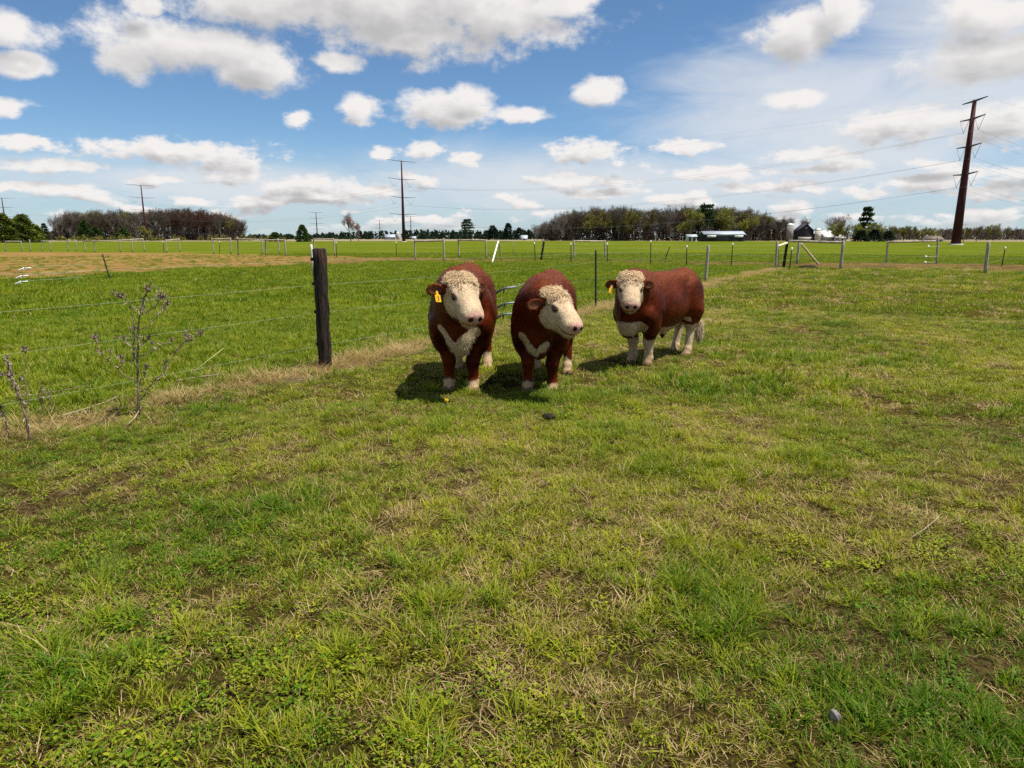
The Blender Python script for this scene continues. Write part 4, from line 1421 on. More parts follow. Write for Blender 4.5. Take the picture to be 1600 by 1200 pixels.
    for s in (1, -1):                                                         # reddish skin about the eyes
        d = np.linalg.norm((hl - np.array([0.180, s * 0.134, 0.024])) / np.array([0.058, 0.050, 0.040]), axis=1)
        m = (1 - sstep(d, 0.55, 1.1))[:, None] * S.get('eye_red', 0.7)
        col = col * (1 - m) + np.array([0.14, 0.06, 0.04]) * m
    m = (pn == 'hoof')[:, None]
    col = np.where(m, HORN * (0.7 + 0.6 * n3(V, 20, 3)[:, None]), col)
    m = (pn == 'sheath_tip')[:, None]
    col = np.where(m, DARK, col)
    m = (pn == 'scrotum')[:, None]
    col = np.where(m, WHITE * 0.7, col)
    for s in (1, -1):                                                         # brownish tone inside the ear
        er = HR @ rot_m(s * (math.pi / 2 + S.get('ear_back', 0.32)), S.get('ear_drop', 0.12) + 0.22, s * S.get('ear_roll', 0.9))
        ec = hp(0.030, s * 0.135, 0.0)
        q_ = (V - ec - er[:, 0] * 0.115 - er[:, 2] * 0.012) @ er
        d = np.linalg.norm(q_ / np.array([0.070, 0.042, 0.022]), axis=1)
        m = ((1 - sstep(d, 0.8, 1.1)) * (pn == 'ear'))[:, None]
        col = col * (1 - m) + np.array([0.16, 0.075, 0.045]) * m
    # relief: curls on the poll, shaggy coat elsewhere
    disp = (curl - 0.50) * 0.038 * pl + (n3(V, 30, 55) - 0.5) * 0.007 * (1 - pl) * (pn != 'hoof')
    V2 = V + N_ * disp[:, None]
    root = empty('bull', S['at'], S['turn'])
    me = mesh_np('bull_body', V2, Q, smooth=True)
    cattr(me, 'coat', np.clip(col, 0, 1))
    body = link('body', me, root, coat_m)
    # ---------------- hair
    r = np.random.default_rng(S['seed'])
    hv = []; hf = []; hc = []

    def strands(mask, n, ln, wd, comb, lift, curl_amt=0.0, tint=(0.8, 1.2)):
        cand = np.nonzero(mask)[0]
        if len(cand) == 0:
            return
        pick = cand[r.integers(0, len(cand), n)]
        p0 = V2[pick] + r.normal(0, 0.004, (n, 3)); nn = N_[pick]
        cm = np.array(comb)[None] if np.ndim(comb) == 1 else comb[pick]
        t = cm - nn * (cm * nn).sum(1)[:, None]
        t = t / np.maximum(np.linalg.norm(t, axis=1), 1e-6)[:, None]
        t = t + r.normal(0, 0.28 + curl_amt, (n, 3)); t = t / np.linalg.norm(t, axis=1)[:, None]
        d = t * (1 - lift) + nn * lift
        side = np.cross(d, nn + r.normal(0, 0.4, nn.shape)); side /= np.maximum(np.linalg.norm(side, axis=1), 1e-6)[:, None]
        l_ = (ln * r.uniform(0.5, 1.3, n))[:, None]; w_ = (wd * r.uniform(0.7, 1.3, n))[:, None]
        c_ = col[pick] * r.uniform(tint[0], tint[1], (n, 1))
        if curl_amt > 0:
            q = [p0 - nn * 0.004]
            ph = r.uniform(0, 6.28, n)
            for k_ in range(1, 5):
                a_ = ph + k_ * 1.15
                q.append(p0 + nn * (0.003 + 0.002 * k_) + (t * np.cos(a_)[:, None] + side * np.sin(a_)[:, None]) * l_ * 0.35 + t * l_ * 0.12 * k_)
            base = sum(len(v) for v in hv)
            for k_ in range(5):
                sd = side * w_ * (0.5 if k_ < 4 else 0.15)
                hv.append(q[k_] - sd); hv.append(q[k_] + sd); hc.append(c_); hc.append(c_)
            for k_ in range(4):
                i0 = base + 2 * k_ * n + np.arange(n)
                hf.append(np.stack([i0, i0 + n, i0 + 3 * n, i0 + 2 * n], 1))
        else:
            base = sum(len(v) for v in hv)
            tip = p0 + d * l_ - np.array([0, 0, 1]) * l_ * 0.12
            midp = p0 + (nn * lift * 1.3 + t * (1 - lift)) * l_ * 0.5
            hv.extend([p0 - side * w_ * .5 - nn * .003, p0 + side * w_ * .5 - nn * .003, midp + side * w_ * .4, midp - side * w_ * .4, tip - side * w_ * .08, tip + side * w_ * .08])
            hc.extend([c_] * 6)
            i0 = base + np.arange(n)
            hf.append(np.stack([i0, i0 + n, i0 + 2 * n, i0 + 3 * n], 1)); hf.append(np.stack([i0 + 3 * n, i0 + 2 * n, i0 + 5 * n, i0 + 4 * n], 1))

    headm = ishead
    trunk = istrunk & ~headm
    hd = HR @ np.array([1.0, 0, 0])
    strands(trunk, 14000, 0.012, 0.0028, (-0.6, 0, -0.8), 0.10, tint=(0.8, 1.25))
    strands(trunk & (V[:, 2] > 1.05), 3000, 0.022, 0.0030, (-0.8, 0, 0.3), 0.4, tint=(0.95, 1.4))
    strands(np.isin(pn, ['foreleg', 'hindleg']), 3500, 0.010, 0.0028, (-0.2, 0, -1), 0.12, tint=(0.8, 1.2))
    strands((pl > 0.5) & (hl[:, 0] < 0.10), 1700, 0.028, 0.0060, tuple(hd), 0.5, 0.55, tint=(1.1, 1.5))
    strands(headm & (white > 0.5) & (hl[:, 0] + (n3(V, 25, 66) - 0.5) * 0.3 < 0.20) & (hl[:, 2] > -0.06) & (np.hypot(hl[:, 0] - 0.178, hl[:, 2] - 0.02) > 0.06) & (hl[:, 0] < 0.17), 800, 0.018, 0.0042, tuple(hd), 0.5, 0.45, tint=(1.05, 1.35))
    strands(headm & (hl[:, 0] > 0.08) & (hl[:, 0] < 0.36), 900, 0.007, 0.0024, tuple(hd), 0.10, tint=(0.95, 1.1))
    strands(headm & (hl[:, 2] < -0.10), 900, 0.022, 0.0030, (0, 0, -1), 0.3, tint=(0.8, 1.15))
    strands(pn == 'ear', 1500, 0.018, 0.0030, (0, 0, -1), 0.3, tint=(0.8, 1.3))
    strands(pn == 'switch', 900, 0.08, 0.006, (0, 0, -1), 0.12, tint=(0.8, 1.15))
    strands(trunk & (V[:, 2] < 0.66) & (V[:, 0] > 0.5 * L), 900, 0.035, 0.0035, (0, 0, -1), 0.25, tint=(0.75, 1.2))
    hm = mesh_np('bull_hair', np.concatenate(hv), np.concatenate(hf))
    cattr(hm, 'coat', np.clip(np.concatenate(hc), 0, 1))
    link('coat_hair', hm, root, hair_m)
    # ---------------- eyes
    for s in (1, -1):
        bm = bmesh.new()
        bmesh.ops.create_uvsphere(bm, u_segments=14, v_segments=10, radius=0.029)
        em = bpy.data.meshes.new('eye'); bm.to_mesh(em); bm.free()
        em.polygons.foreach_set('use_smooth', [True] * len(em.polygons))
        e = link('eye', em, root, eye_m)
        e.location = hp(0.178, s * 0.124, 0.020)
    # ---------------- ear tags
    for s in S.get('tags', ()):
        er = HR @ rot_m(s * (math.pi / 2 + S.get('ear_back', 0.32)), S.get('ear_drop', 0.12) + 0.22, s * S.get('ear_roll', 0.9))
        ec = hp(0.030, s * 0.135, 0.0) + er[:, 0] * 0.115
        bm = bmesh.new()
        prof = [(-0.010, 0.012), (0.010, 0.012), (0.013, -0.018), (0.029, -0.030), (0.030, -0.088), (0.026, -0.094), (-0.026, -0.094), (-0.030, -0.088), (-0.029, -0.030), (-0.013, -0.018)]
        f0 = [bm.verts.new((0.0015, y_, z_)) for y_, z_ in prof]; f1 = [bm.verts.new((-0.0015, y_, z_)) for y_, z_ in prof]
        bm.faces.new(f0); bm.faces.new(f1[::-1])
        for k_ in range(len(prof)):
            bm.faces.new((f0[k_], f1[k_], f1[(k_ + 1) % len(prof)], f0[(k_ + 1) % len(prof)]))
        bmesh.ops.recalc_face_normals(bm, faces=bm.faces)
        tm = bpy.data.meshes.new('ear_tag'); bm.to_mesh(tm); bm.free()
        t_ = link('ear_tag', tm, root, tag_m)
        t_.location = ec + HR @ np.array([0.050, 0, 0.0]) + np.array([0, 0, 0.010])
        t_.scale = (1.05, 1.05, 1.05)
        t_.rotation_euler = (0.10 * s, -0.42, S['yaw'] + S.get('tag_turn', 0.0))
        tag(t_, 'yellow plastic ear tag')
        if S.get('number'):
            cu = bpy.data.curves.new('tag_number', 'FONT'); cu.body = S['number']; cu.size = 0.058; cu.align_x = 'CENTER'; cu.extrude = 0.0004
            to = bpy.data.objects.new('tag_number', cu)
            dg_me = bpy.data.meshes.new_from_object(to)
            bpy.data.objects.remove(to)
            no = link('tag_number', dg_me, t_, ink_m)
            no.location = (0.0026, 0, -0.080)
            no.rotation_euler = (math.pi / 2, 0, math.pi / 2)
    return root


# each bull stands where its hooves are in the meadow; "turn" is its heading
def bull_frame(front, hind):
    """ground points between the fore feet and between the hind feet"""
    d = front - hind
    return math.atan2(d.y, d.x)


BULLS = []


def place_bull(fore, hind_hint, **kw):
    # fore: pixel midpoint of the fore feet; heading in degrees from straight at the camera (positive = turned to the picture's left)
    f = on_ground(*fore)
    head = -math.pi / 2 + R(hind_hint)
    c = f - Vector((math.cos(head), math.sin(head), 0)) * 0.46
    kw['at'] = (c.x, c.y, float(ground_z(c.x, c.y)) - 0.04)
    kw['turn'] = head
    o = make_bull(kw)
    BULLS.append(o)
    return o


bull_a = place_bull((722, 606), -1.0, seed=1, head=(0.94, 0.03, 1.165), yaw=R(31), pitch=R(38), w=1.0, l=0.98,
                    feet=[(0.44, -0.135), (0.49, 0.125), (-0.66, -0.15), (-0.70, 0.21)], socks=(0.13, 0.24), tags=(-1, ), number='3', ear_back=0.25, ear_drop=0.10, tag_turn=0.2, leg=1.06,
                    white_spots=[], white_caps=[((-0.18, 0.74), (-0.03, 0.52), 0.036), ((0.02, 0.48), (0.09, 0.63), 0.072), ((0.09, 0.63), (0.15, 0.68), 0.058), ((-0.03, 0.52), (0.02, 0.46), 0.05)])
tag(bull_a, 'red bull with curly white face and numbered yellow ear tag, standing nearest the dark post', 'bull', 'Hereford bulls in the pasture')
bull_b = place_bull((844, 608), -9.0, seed=2, head=(0.93, 0.17, 1.09), yaw=R(50), pitch=R(33), w=0.98, l=0.98, roll=R(-4),
                    feet=[(0.47, -0.14), (0.50, 0.14), (-0.66, -0.18), (-0.60, 0.22)], socks=(0.11, 0.22), tags=(), leg=1.06, ear_back=0.30, ear_drop=0.30,
                    white_spots=[], white_caps=[((-0.17, 0.67), (-0.10, 0.58), 0.055), ((-0.10, 0.58), (-0.02, 0.50), 0.035), ((0.05, 0.55), (0.10, 0.62), 0.026)])
tag(bull_b, 'red and white bull lowering its head, standing in the middle of the three', 'bull', 'Hereford bulls in the pasture')
bull_c = place_bull((996, 570), -42.0, seed=3, head=(0.92, 0.10, 1.20), yaw=R(36), pitch=R(40), w=0.94, l=1.12, lean=0.0, leg=1.12,
                    feet=[(0.42, -0.125), (0.44, 0.14), (-0.84, -0.15), (-0.62, 0.17)], socks=(0.40, 0.52), tags=(-1, ), ear_back=0.2, ear_drop=0.15, tail=0.14, tag_turn=0.1,
                    white_spots=[((0.72, 0.0, 0.58), (0.28, 0.24, 0.13))], red_spots=[((0.46, 0.24, 0.50), (0.16, 0.07, 0.22))])
tag(bull_c, 'red bull with white forelegs and a yellow ear tag, standing side on behind the others', 'bull', 'Hereford bulls in the pasture')
for o_, k_ in zip(BULLS, (1.03, 0.97, 0.93)):
    o_.scale = (k_, k_, k_)

# ------------------------------------------------------------------ trees
def bark(name, c0, c1):
    return simple_mat(name, c0, c1, 2.0, 0.9, 0.1, bump_d=0.03, stretch=(3, 3, 0.6))


def leafy(name, c0, c1, trans=0.25):
    m, b, out = material(name)
    rnd = b.node('ShaderNodeObjectInfo').outputs['Random']
    v = attr(b, 'bv')
    k = b.math('ADD', b.math('MULTIPLY', v, 0.7), b.math('MULTIPLY', rnd, 0.3))
    c = b.mix(k, c0, c1)
    d = b.node('ShaderNodeBsdfDiffuse'); b.put(d.inputs[0], c)
    t = b.node('ShaderNodeBsdfTranslucent'); b.put(t.inputs[0], c)
    mx = b.node('ShaderNodeMixShader'); mx.inputs[0].default_value = trans
    b.t.links.new(d.outputs[0], mx.inputs[1]); b.t.links.new(t.outputs[0], mx.inputs[2]); b.t.links.new(mx.outputs[0], out.inputs[0])
    return m


bark_grey = bark('grey_bark', (0.10, 0.085, 0.07), (0.21, 0.185, 0.16))
bark_brown = bark('brown_bark', (0.05, 0.038, 0.03), (0.11, 0.085, 0.07))
CROWNS = {
    'brown': leafy('bare_twigs_brown', (0.042, 0.034, 0.025), (0.140, 0.115, 0.082)),
    'brush': leafy('dark_brush', (0.020, 0.016, 0.012), (0.070, 0.054, 0.040)),
    'maroon': leafy('budding_twigs_maroon', (0.042, 0.023, 0.018), (0.120, 0.066, 0.050)),
    'olive': leafy('spring_leaves_olive', (0.065, 0.062, 0.018), (0.200, 0.190, 0.050)),
    'lime': leafy('spring_leaves_yellow_green', (0.100, 0.110, 0.020), (0.300, 0.290, 0.070)),
    'grey': leafy('bare_twigs_grey', (0.10, 0.085, 0.075), (0.230, 0.200, 0.175)),
    'pink': leafy('budding_twigs_pink', (0.16, 0.095, 0.085), (0.36, 0.24, 0.22)),
    'lonepine': leafy('lone_pine_needles', (0.014, 0.032, 0.014), (0.055, 0.090, 0.034)),
    'spruce': leafy('spruce_needles', (0.012, 0.030, 0.012), (0.050, 0.085, 0.030)),
    'pine': leafy('pine_needles', (0.014, 0.032, 0.014), (0.055, 0.090, 0.034)),
    'juniper': leafy('juniper_needles', (0.022, 0.048, 0.014), (0.085, 0.125, 0.030)),
    'yellowpine': leafy('yellow_green_pine_needles', (0.045, 0.075, 0.012), (0.185, 0.205, 0.036)),  # pines with yellow-green needles of their own
    'dark': leafy('distant_evergreen', (0.012, 0.026, 0.016), (0.035, 0.055, 0.030)),
}


def quads_at(P0, D, W, L, r):
    """flat sprays: quads starting at P0 along D (unit), length L, width W"""
    n = len(P0)
    s = np.cross(D, r.normal(0, 1, (n, 3))); s /= np.maximum(np.linalg.norm(s, axis=1), 1e-6)[:, None]
    W = np.broadcast_to(W, n)[:, None]; L = np.broadcast_to(L, n)[:, None]
    a = P0 - s * W * .5; b_ = P0 + s * W * .5; c = P0 + D * L + s * W * .35; d = P0 + D * L - s * W * .35
    V = np.stack([a, b_, c, d], 1).reshape(-1, 3)
    Q = np.arange(n * 4).reshape(n, 4)
    return V, Q


def broadleaf(seed, crown_w=0.42, trunk=0.30, twigs=1500, buds=900, bud=0.022, tw=0.0035, dens=1.0):
    """unit-height deciduous tree in spring: trunk + limbs mesh, crown of twigs and buds"""
    r = np.random.default_rng(seed)
    items = []
    tips = []

    def grow(p, d, L, rad, lev):
        k = 4 if lev == 0 else 3
        pts = [p]; dd = d.copy()
        for i in range(k):
            dd = dd + r.normal(0, 0.10 + 0.05 * lev, 3) + np.array([0, 0, 0.05 * (lev > 0)])
            dd /= np.linalg.norm(dd)
            pts.append(pts[-1] + dd * L / k)
        items.append(tube_np(pts, [rad * (1 - 0.6 * i / k) for i in range(k + 1)], 6 if lev == 0 else 4, False))
        if lev >= 1:
            for q in pts[1:]:
                tips.append((q, dd, L, lev))
        if lev < 3:
            m = [r.integers(9, 12), r.integers(3, 5), r.integers(2, 4)][lev]
            for i in range(m):
                t = r.uniform(0.16 if lev == 0 else 0.2, 1.0)
                j = min(int(t * k), k - 1)
                q = pts[j] + (pts[j + 1] - pts[j]) * (t * k - j)
                az = r.uniform(0, 2 * math.pi)
                out_ = np.array([math.cos(az), math.sin(az), 0])
                nd = dd * 0.55 + out_ * r.uniform(0.45, 0.9) * (crown_w / 0.42) + np.array([0, 0, 0.35])
                nd /= np.linalg.norm(nd)
                grow(q, nd, L * r.uniform(0.42, 0.62), rad * 0.45, lev + 1)
    grow(np.array([0, 0, -0.01]), np.array([0.03, 0.0, 1.0]), 0.62, 0.020, 0)
    trunk_i = join_np(items)
    tp_ = [t for t in tips]
    w_ = np.array([1.0 if t[3] >= 2 else 0.35 for t in tp_]); w_ /= w_.sum()
    pk = r.choice(len(tp_), twigs, p=w_)
    P0 = np.array([tp_[i][0] for i in pk]) + r.normal(0, 0.018, (twigs, 3))
    D = np.array([tp_[i][1] for i in pk]) * 0.7 + r.normal(0, 0.45, (twigs, 3)) + np.array([0, 0, 0.25]); D /= np.linalg.norm(D, axis=1)[:, None]
    L = r.uniform(0.04, 0.12, twigs)
    V1, Q1 = quads_at(P0, D, tw, L, r)
    pk2 = r.integers(0, twigs, buds)
    P1 = P0[pk2] + D[pk2] * (L[pk2] * r.uniform(0.3, 1.0, buds))[:, None] + r.normal(0, 0.010, (buds, 3))
    D1 = r.normal(0, 1, (buds, 3)); D1 /= np.linalg.norm(D1, axis=1)[:, None]
    V2, Q2 = quads_at(P1, D1, bud * 0.8, bud * r.uniform(0.6, 1.3, buds), r)
    V = np.vstack([V1, V2]); Q = np.vstack([Q1, Q2 + len(V1)])
    bvv = np.repeat(r.uniform(0, 1, twigs + buds), 4)
    top = max(V[:, 2].max(), trunk_i[0][:, 2].max())
    return (trunk_i[0] / top, trunk_i[1], trunk_i[2]), (V / top, Q, bvv)


def conifer(seed, width=0.24, base=0.08, n=1500, spray=0.045, ragged=0.3, tiers=0, power=0.8):
    r = np.random.default_rng(seed)
    items = [tube_np([(0, 0, -.01), (0.004, 0.003, 0.5), (0, 0, 0.97)], [0.022, 0.014, 0.003], 6, False)]
    t = r.uniform(0, 1, n) ** 0.85
    if tiers:
        t = (np.floor(t * tiers) + 0.5 + r.normal(0, 0.16, n)) / tiers
        t = np.clip(t, 0, 1)
    z = base + (1 - base) * t
    az = r.uniform(0, 2 * math.pi, n)
    lobe = 1 + ragged * np.sin(az * 3 + z * 19 + seed) * 0.6 + r.normal(0, ragged * 0.4, n)
    if tiers:
        lobe = lobe * (0.6 + 0.6 * vnoise(az * 1.2, np.floor(t * tiers) * 3.1, seed))
    rad = width * np.maximum((1 - t), 0.02) ** power * np.clip(lobe, 0.2, 1.6) * np.sqrt(r.uniform(0.12, 1, n))
    P0 = np.stack([rad * np.cos(az), rad * np.sin(az), z - rad * 0.10], 1)
    D = np.stack([np.cos(az), np.sin(az), r.normal(0.15, 0.35, n)], 1) + r.normal(0, 0.25, (n, 3)); D /= np.linalg.norm(D, axis=1)[:, None]
    V, Q = quads_at(P0, D, spray * 0.55, spray * r.uniform(0.6, 1.4, n), r)
    if tiers:
        for q in range(tiers):
            zz = base + (1 - base) * (q + 0.5) / tiers
            for k in range(4):
                a_ = r.uniform(0, 6.28); L = width * (1 - (q + .5) / tiers) ** power * 0.8
                items.append(tube_np([(0, 0, zz - 0.02), (L * math.cos(a_), L * math.sin(a_), zz)], [0.006, 0.002], 4, False))
    return join_np(items), (V, Q, np.repeat(r.uniform(0, 1, n), 4))


TREE_MESH = {}


def tree_meshes(kind, variant):
    key = (kind, variant)
    if key not in TREE_MESH:
        sd = variant * 17 + 3
        if kind in ('brown', 'maroon', 'grey', 'pink'):
            tr_, cr_ = broadleaf(sd, 0.34 + 0.06 * (variant % 3), twigs=1500, buds={'brown': 500, 'maroon': 1100, 'grey': 150, 'pink': 1300}[kind], bud=0.020)
        elif kind in ('olive', 'lime'):
            tr_, cr_ = broadleaf(sd + 5, 0.40, twigs=1400, buds=1300, bud=0.026)
        elif kind == 'juniper':
            tr_, cr_ = conifer(sd, 0.42, 0.0, 1900, 0.085, 0.25, power=0.55)
        elif kind == 'yellowpine':
            tr_, cr_ = conifer(sd, 0.38, 0.02, 2800, 0.080, 0.55, power=0.45)
        elif kind == 'lonepine':
            tr_, cr_ = conifer(sd, 0.30, 0.42, 800, 0.075, 0.7, tiers=5, power=0.35)
        elif kind == 'spruce':
            tr_, cr_ = conifer(sd, 0.27, 0.16, 1500, 0.075, 0.75, tiers=6, power=0.4)
        elif kind == 'pine':
            tr_, cr_ = conifer(sd, 0.27, 0.22 if variant % 2 else 0.10, 2000, 0.06, 0.6, tiers=7, power=0.6)
        else:
            tr_, cr_ = conifer(sd, 0.30, 0.02, 900, 0.09, 0.4, power=0.6)
        tm = mesh_of('trunk', tr_); tm.materials.append(bark_grey if kind in ('grey', 'brown', 'lime', 'olive', 'pink') and variant % 2 == 0 else bark_brown)
        V, Q, bvv = cr_
        cm = mesh_np('crown', V, Q); fattr(cm, 'bv', bvv); cm.materials.append(CROWNS[kind])
        TREE_MESH[key] = (tm, cm)
    return TREE_MESH[key]


def plant_tree(name, kind, variant, p, H, label, group=None, wide=1.0, cat='tree'):
    tm, cm = tree_meshes(kind, variant)
    root = empty(name, p, random.uniform(0, 6.28))
    root.scale = (H * wide, H * wide, H)
    link('trunk', tm, root); link('crown', cm, root)
    tag(root, label, cat, group)
    return root


def wood(x0, x1, d0, d1, tops, kinds, n, labels, group, seed, name='bare_tree'):
    r = random.Random(seed)
    xs = [a for a, _ in tops]; ys = [b_ for _, b_ in tops]
    for i in range(n):
        px = x0 + (x1 - x0) * (i + r.random()) / n
        front = r.random()
        d = d0 + (d1 - d0) * front
        p = at_depth(px, d)
        top = float(np.interp(px, xs, ys)) + r.uniform(-4, 8) * (0.6 if front > 0.5 else 1.0)
        kind = r.choice(kinds(px, front) if callable(kinds) else kinds)
        H = height_at(p, top)
        plant_tree(name if kind not in ('olive', 'lime') else 'spring_tree', kind, r.randrange(4), p, H, labels[kind], group, r.uniform(0.75, 1.05))


LW = 'trees of the bare wood at left'
wood(88, 382, 480, 545, [(80, 340), (95, 334), (112, 328), (190, 326), (270, 323), (330, 327), (362, 334), (385, 341)],
     lambda px, f: (['grey', 'grey', 'brown'] if px < 112 else ['maroon', 'brown', 'maroon', 'brown', 'brown'] if 250 < px < 335 else ['brown', 'brown', 'brown', 'brown', 'grey', 'olive'] if f < 0.5 else ['brown', 'brown', 'brown', 'maroon']), 118,
     {'grey': 'pale grey bare tree at the thin edge of the wood on the left', 'brown': 'bare brown tree standing in the wood on the left', 'maroon': 'dark red budding tree standing in the wood on the left', 'olive': 'olive green leafing tree standing in the wood on the left'}, LW, 5)
RW = 'trees of the mixed wood right of centre'
wood(850, 1232, 400, 470, [(845, 350), (865, 338), (885, 329), (920, 322), (960, 320), (1000, 326), (1040, 322), (1075, 321), (1130, 320), (1160, 322), (1190, 331), (1232, 342)],
     lambda px, f: (['grey', 'grey', 'brown'] if px < 885 else ['brown', 'brown', 'brown', 'maroon', 'olive', 'grey'] if px < 960 else ['brown', 'grey', 'olive', 'maroon', 'brown', 'brown', 'brown'] if f < 0.6 else ['brown', 'brown', 'brown', 'olive']), 140,
     {'grey': 'pale grey bare tree standing in the mixed wood right of centre', 'brown': 'bare brown tree standing in the mixed wood right of centre', 'maroon': 'reddish budding tree standing in the mixed wood right of centre', 'olive': 'olive leafing tree standing in the mixed wood right of centre', 'lime': 'yellow green leafing tree standing in the mixed wood right of centre'}, RW, 9)
# young trees where the right wood thins out
wood(832, 862, 400, 430, [(830, 348), (862, 345)], ['grey'], 6, {'grey': 'spindly pale bare tree standing just clear of the mixed wood'}, 'spindly trees beside the mixed wood', 19)

# trees that stand out one by one
for (nm, kind, var, px, d, top, wide, lb) in (
        ('pine_tree', 'yellowpine', 0, 4, 250, 334, 1.25, 'broad yellow green evergreen cut by the left edge of the picture'),
        ('pine_tree', 'yellowpine', 1, 38, 255, 336, 1.05, 'broad yellow green evergreen second from the left edge'),
        ('pine_tree', 'yellowpine', 2, 57, 262, 352, 1.1, 'lower yellow green evergreen third from the left edge'),
        ('pine_tree', 'pine', 0, 71, 270, 349, 0.9, 'small dark evergreen at the end of the clump on the left'),
        ('juniper', 'juniper', 1, 134, 440, 345, 0.9, 'dark rounded evergreen in front of the left wood'),
        ('juniper', 'juniper', 2, 150, 435, 355, 1.3, 'brighter low evergreen in front of the left wood'),
        ('juniper', 'juniper', 3, 193, 440, 357, 1.6, 'low spreading evergreen below the maroon trees'),
        ('willow_shrub', 'lime', 1, 227, 420, 351, 1.35, 'yellow green rounded shrub at the foot of the left power pole'),
        ('juniper', 'juniper', 0, 473, 300, 352, 1.05, 'lone rounded evergreen standing in the open meadow'),
        ('juniper', 'juniper', 2, 430, 330, 363, 1.9, 'squat evergreen bush left of the lone rounded evergreen'),
        ('budding_tree', 'pink', 0, 548, 350, 330, 1.05, 'lone pinkish budding tree on the horizon'),
        ('budding_tree', 'pink', 1, 560, 352, 345, 0.8, 'small reddish tree touching the lone pinkish tree'),
        ('pine_tree', 'lonepine', 1, 730, 480, 342, 1.0, 'lone tall pine with flat tiers on the horizon'),
        ('pine_tree', 'dark', 0, 770, 620, 353, 1.5, 'dark evergreen left of the tall one in the middle clump'),
        ('pine_tree', 'dark', 1, 794, 620, 349, 1.1, 'tallest dark evergreen of the middle clump on the horizon'),
        ('pine_tree', 'dark', 2, 811, 630, 356, 1.2, 'dark evergreen at the end of the middle clump'),
        ('pine_tree', 'lonepine', 2, 1101, 398, 319, 1.0, 'dark pine top rising above the long low barn'),
        ('pine_tree', 'spruce', 0, 1351, 345, 323, 0.75, 'tall dark evergreen beside the farmyard'),
        ('bare_tree', 'brown', 1, 1255, 430, 337, 1.2, 'bare tree right behind the dark barn'),
        ('bare_tree', 'grey', 2, 1297, 400, 336, 1.1, 'pale bare tree behind the white farm sheds'),
        ('bare_tree', 'grey', 0, 1322, 410, 331, 1.2, 'grey bare tree left of the tall dark evergreen'),
        ('willow_shrub', 'lime', 0, 1312, 350, 346, 1.25, 'yellow willow by the farmyard nearest the sheds'),
        ('willow_shrub', 'lime', 2, 1334, 345, 347, 1.1, 'yellow willow by the farmyard next to the tall evergreen'),
        ('willow_shrub', 'lime', 1, 1303, 340, 352, 1.7, 'low yellow willow in front of the white farmhouse'),
        ('willow_shrub', 'olive', 2, 1322, 338, 345, 1.35, 'olive willow between the two yellow ones by the farmyard'),
        ('willow_shrub', 'lime', 0, 1345, 336, 350, 1.5, 'yellow willow in front of the tall evergreen'),
        ('willow_shrub', 'lime', 2, 1363, 338, 346, 1.4, 'pale willow just right of the tall evergreen trunk'),
        ('willow_shrub', 'olive', 0, 1392, 345, 354, 1.7, 'low olive bush at the end of the spruce hedge'),
        ('spring_tree', 'lime', 0, 1076, 395, 321, 1.25, 'big yellow green tree left of the dark pine top'),
        ('spring_tree', 'lime', 3, 1137, 395, 319, 1.3, 'big yellow green tree right behind the long low barn'),
        ('spring_tree', 'lime', 1, 1168, 394, 328, 1.2, 'yellow green tree between the long barn and the silo'),
        ('spring_tree', 'olive', 3, 990, 393, 328, 1.3, 'large olive tree on the front edge of the mixed wood'),
        ('spring_tree', 'olive', 1, 926, 394, 331, 1.35, 'spreading olive tree at the front of the wood behind the middle bull'),
        ('willow_shrub', 'lime', 3, 1375, 350, 349, 1.1, 'pale willow right of the tall evergreen'),
        ('juniper', 'dark', 1, 1345, 325, 360, 2.2, 'dark spruce in the hedge under the tall evergreen'),
        ('juniper', 'dark', 2, 1366, 325, 359, 2.2, 'dark spruce in the middle of the hedge by the tall evergreen'),
        ('juniper', 'dark', 3, 1388, 328, 361, 2.2, 'dark spruce at the end of the hedge by the tall evergreen'),
        ('bare_tree', 'olive', 1, 1412, 380, 351, 1.4, 'pale olive rounded tree left of the utility pole'),
        ('bare_tree', 'brown', 3, 1526, 360, 349, 1.3, 'bare reddish tree right of the red steel pole')):
    p = at_depth(px, d)
    plant_tree(nm, kind, var, p, height_at(p, top), lb, None, wide, 'tree' if nm not in ('juniper', 'willow_shrub') else 'shrub')
wood(1385, 1700, 420, 520, [(1380, 354), (1420, 350), (1450, 354), (1500, 355), (1540, 351), (1600, 353), (1700, 351)], ['brown', 'olive', 'olive', 'brown', 'lime', 'grey', 'grey'], 85,
     {k: v for k, v in (('brown', 'low bare brown tree in the distant row at far right'), ('olive', 'low olive tree in the distant row at far right'), ('lime', 'low yellow green tree in the distant row at far right'), ('grey', 'low pale grey tree in the distant row at far right'))}, 'distant tree row at far right', 23)


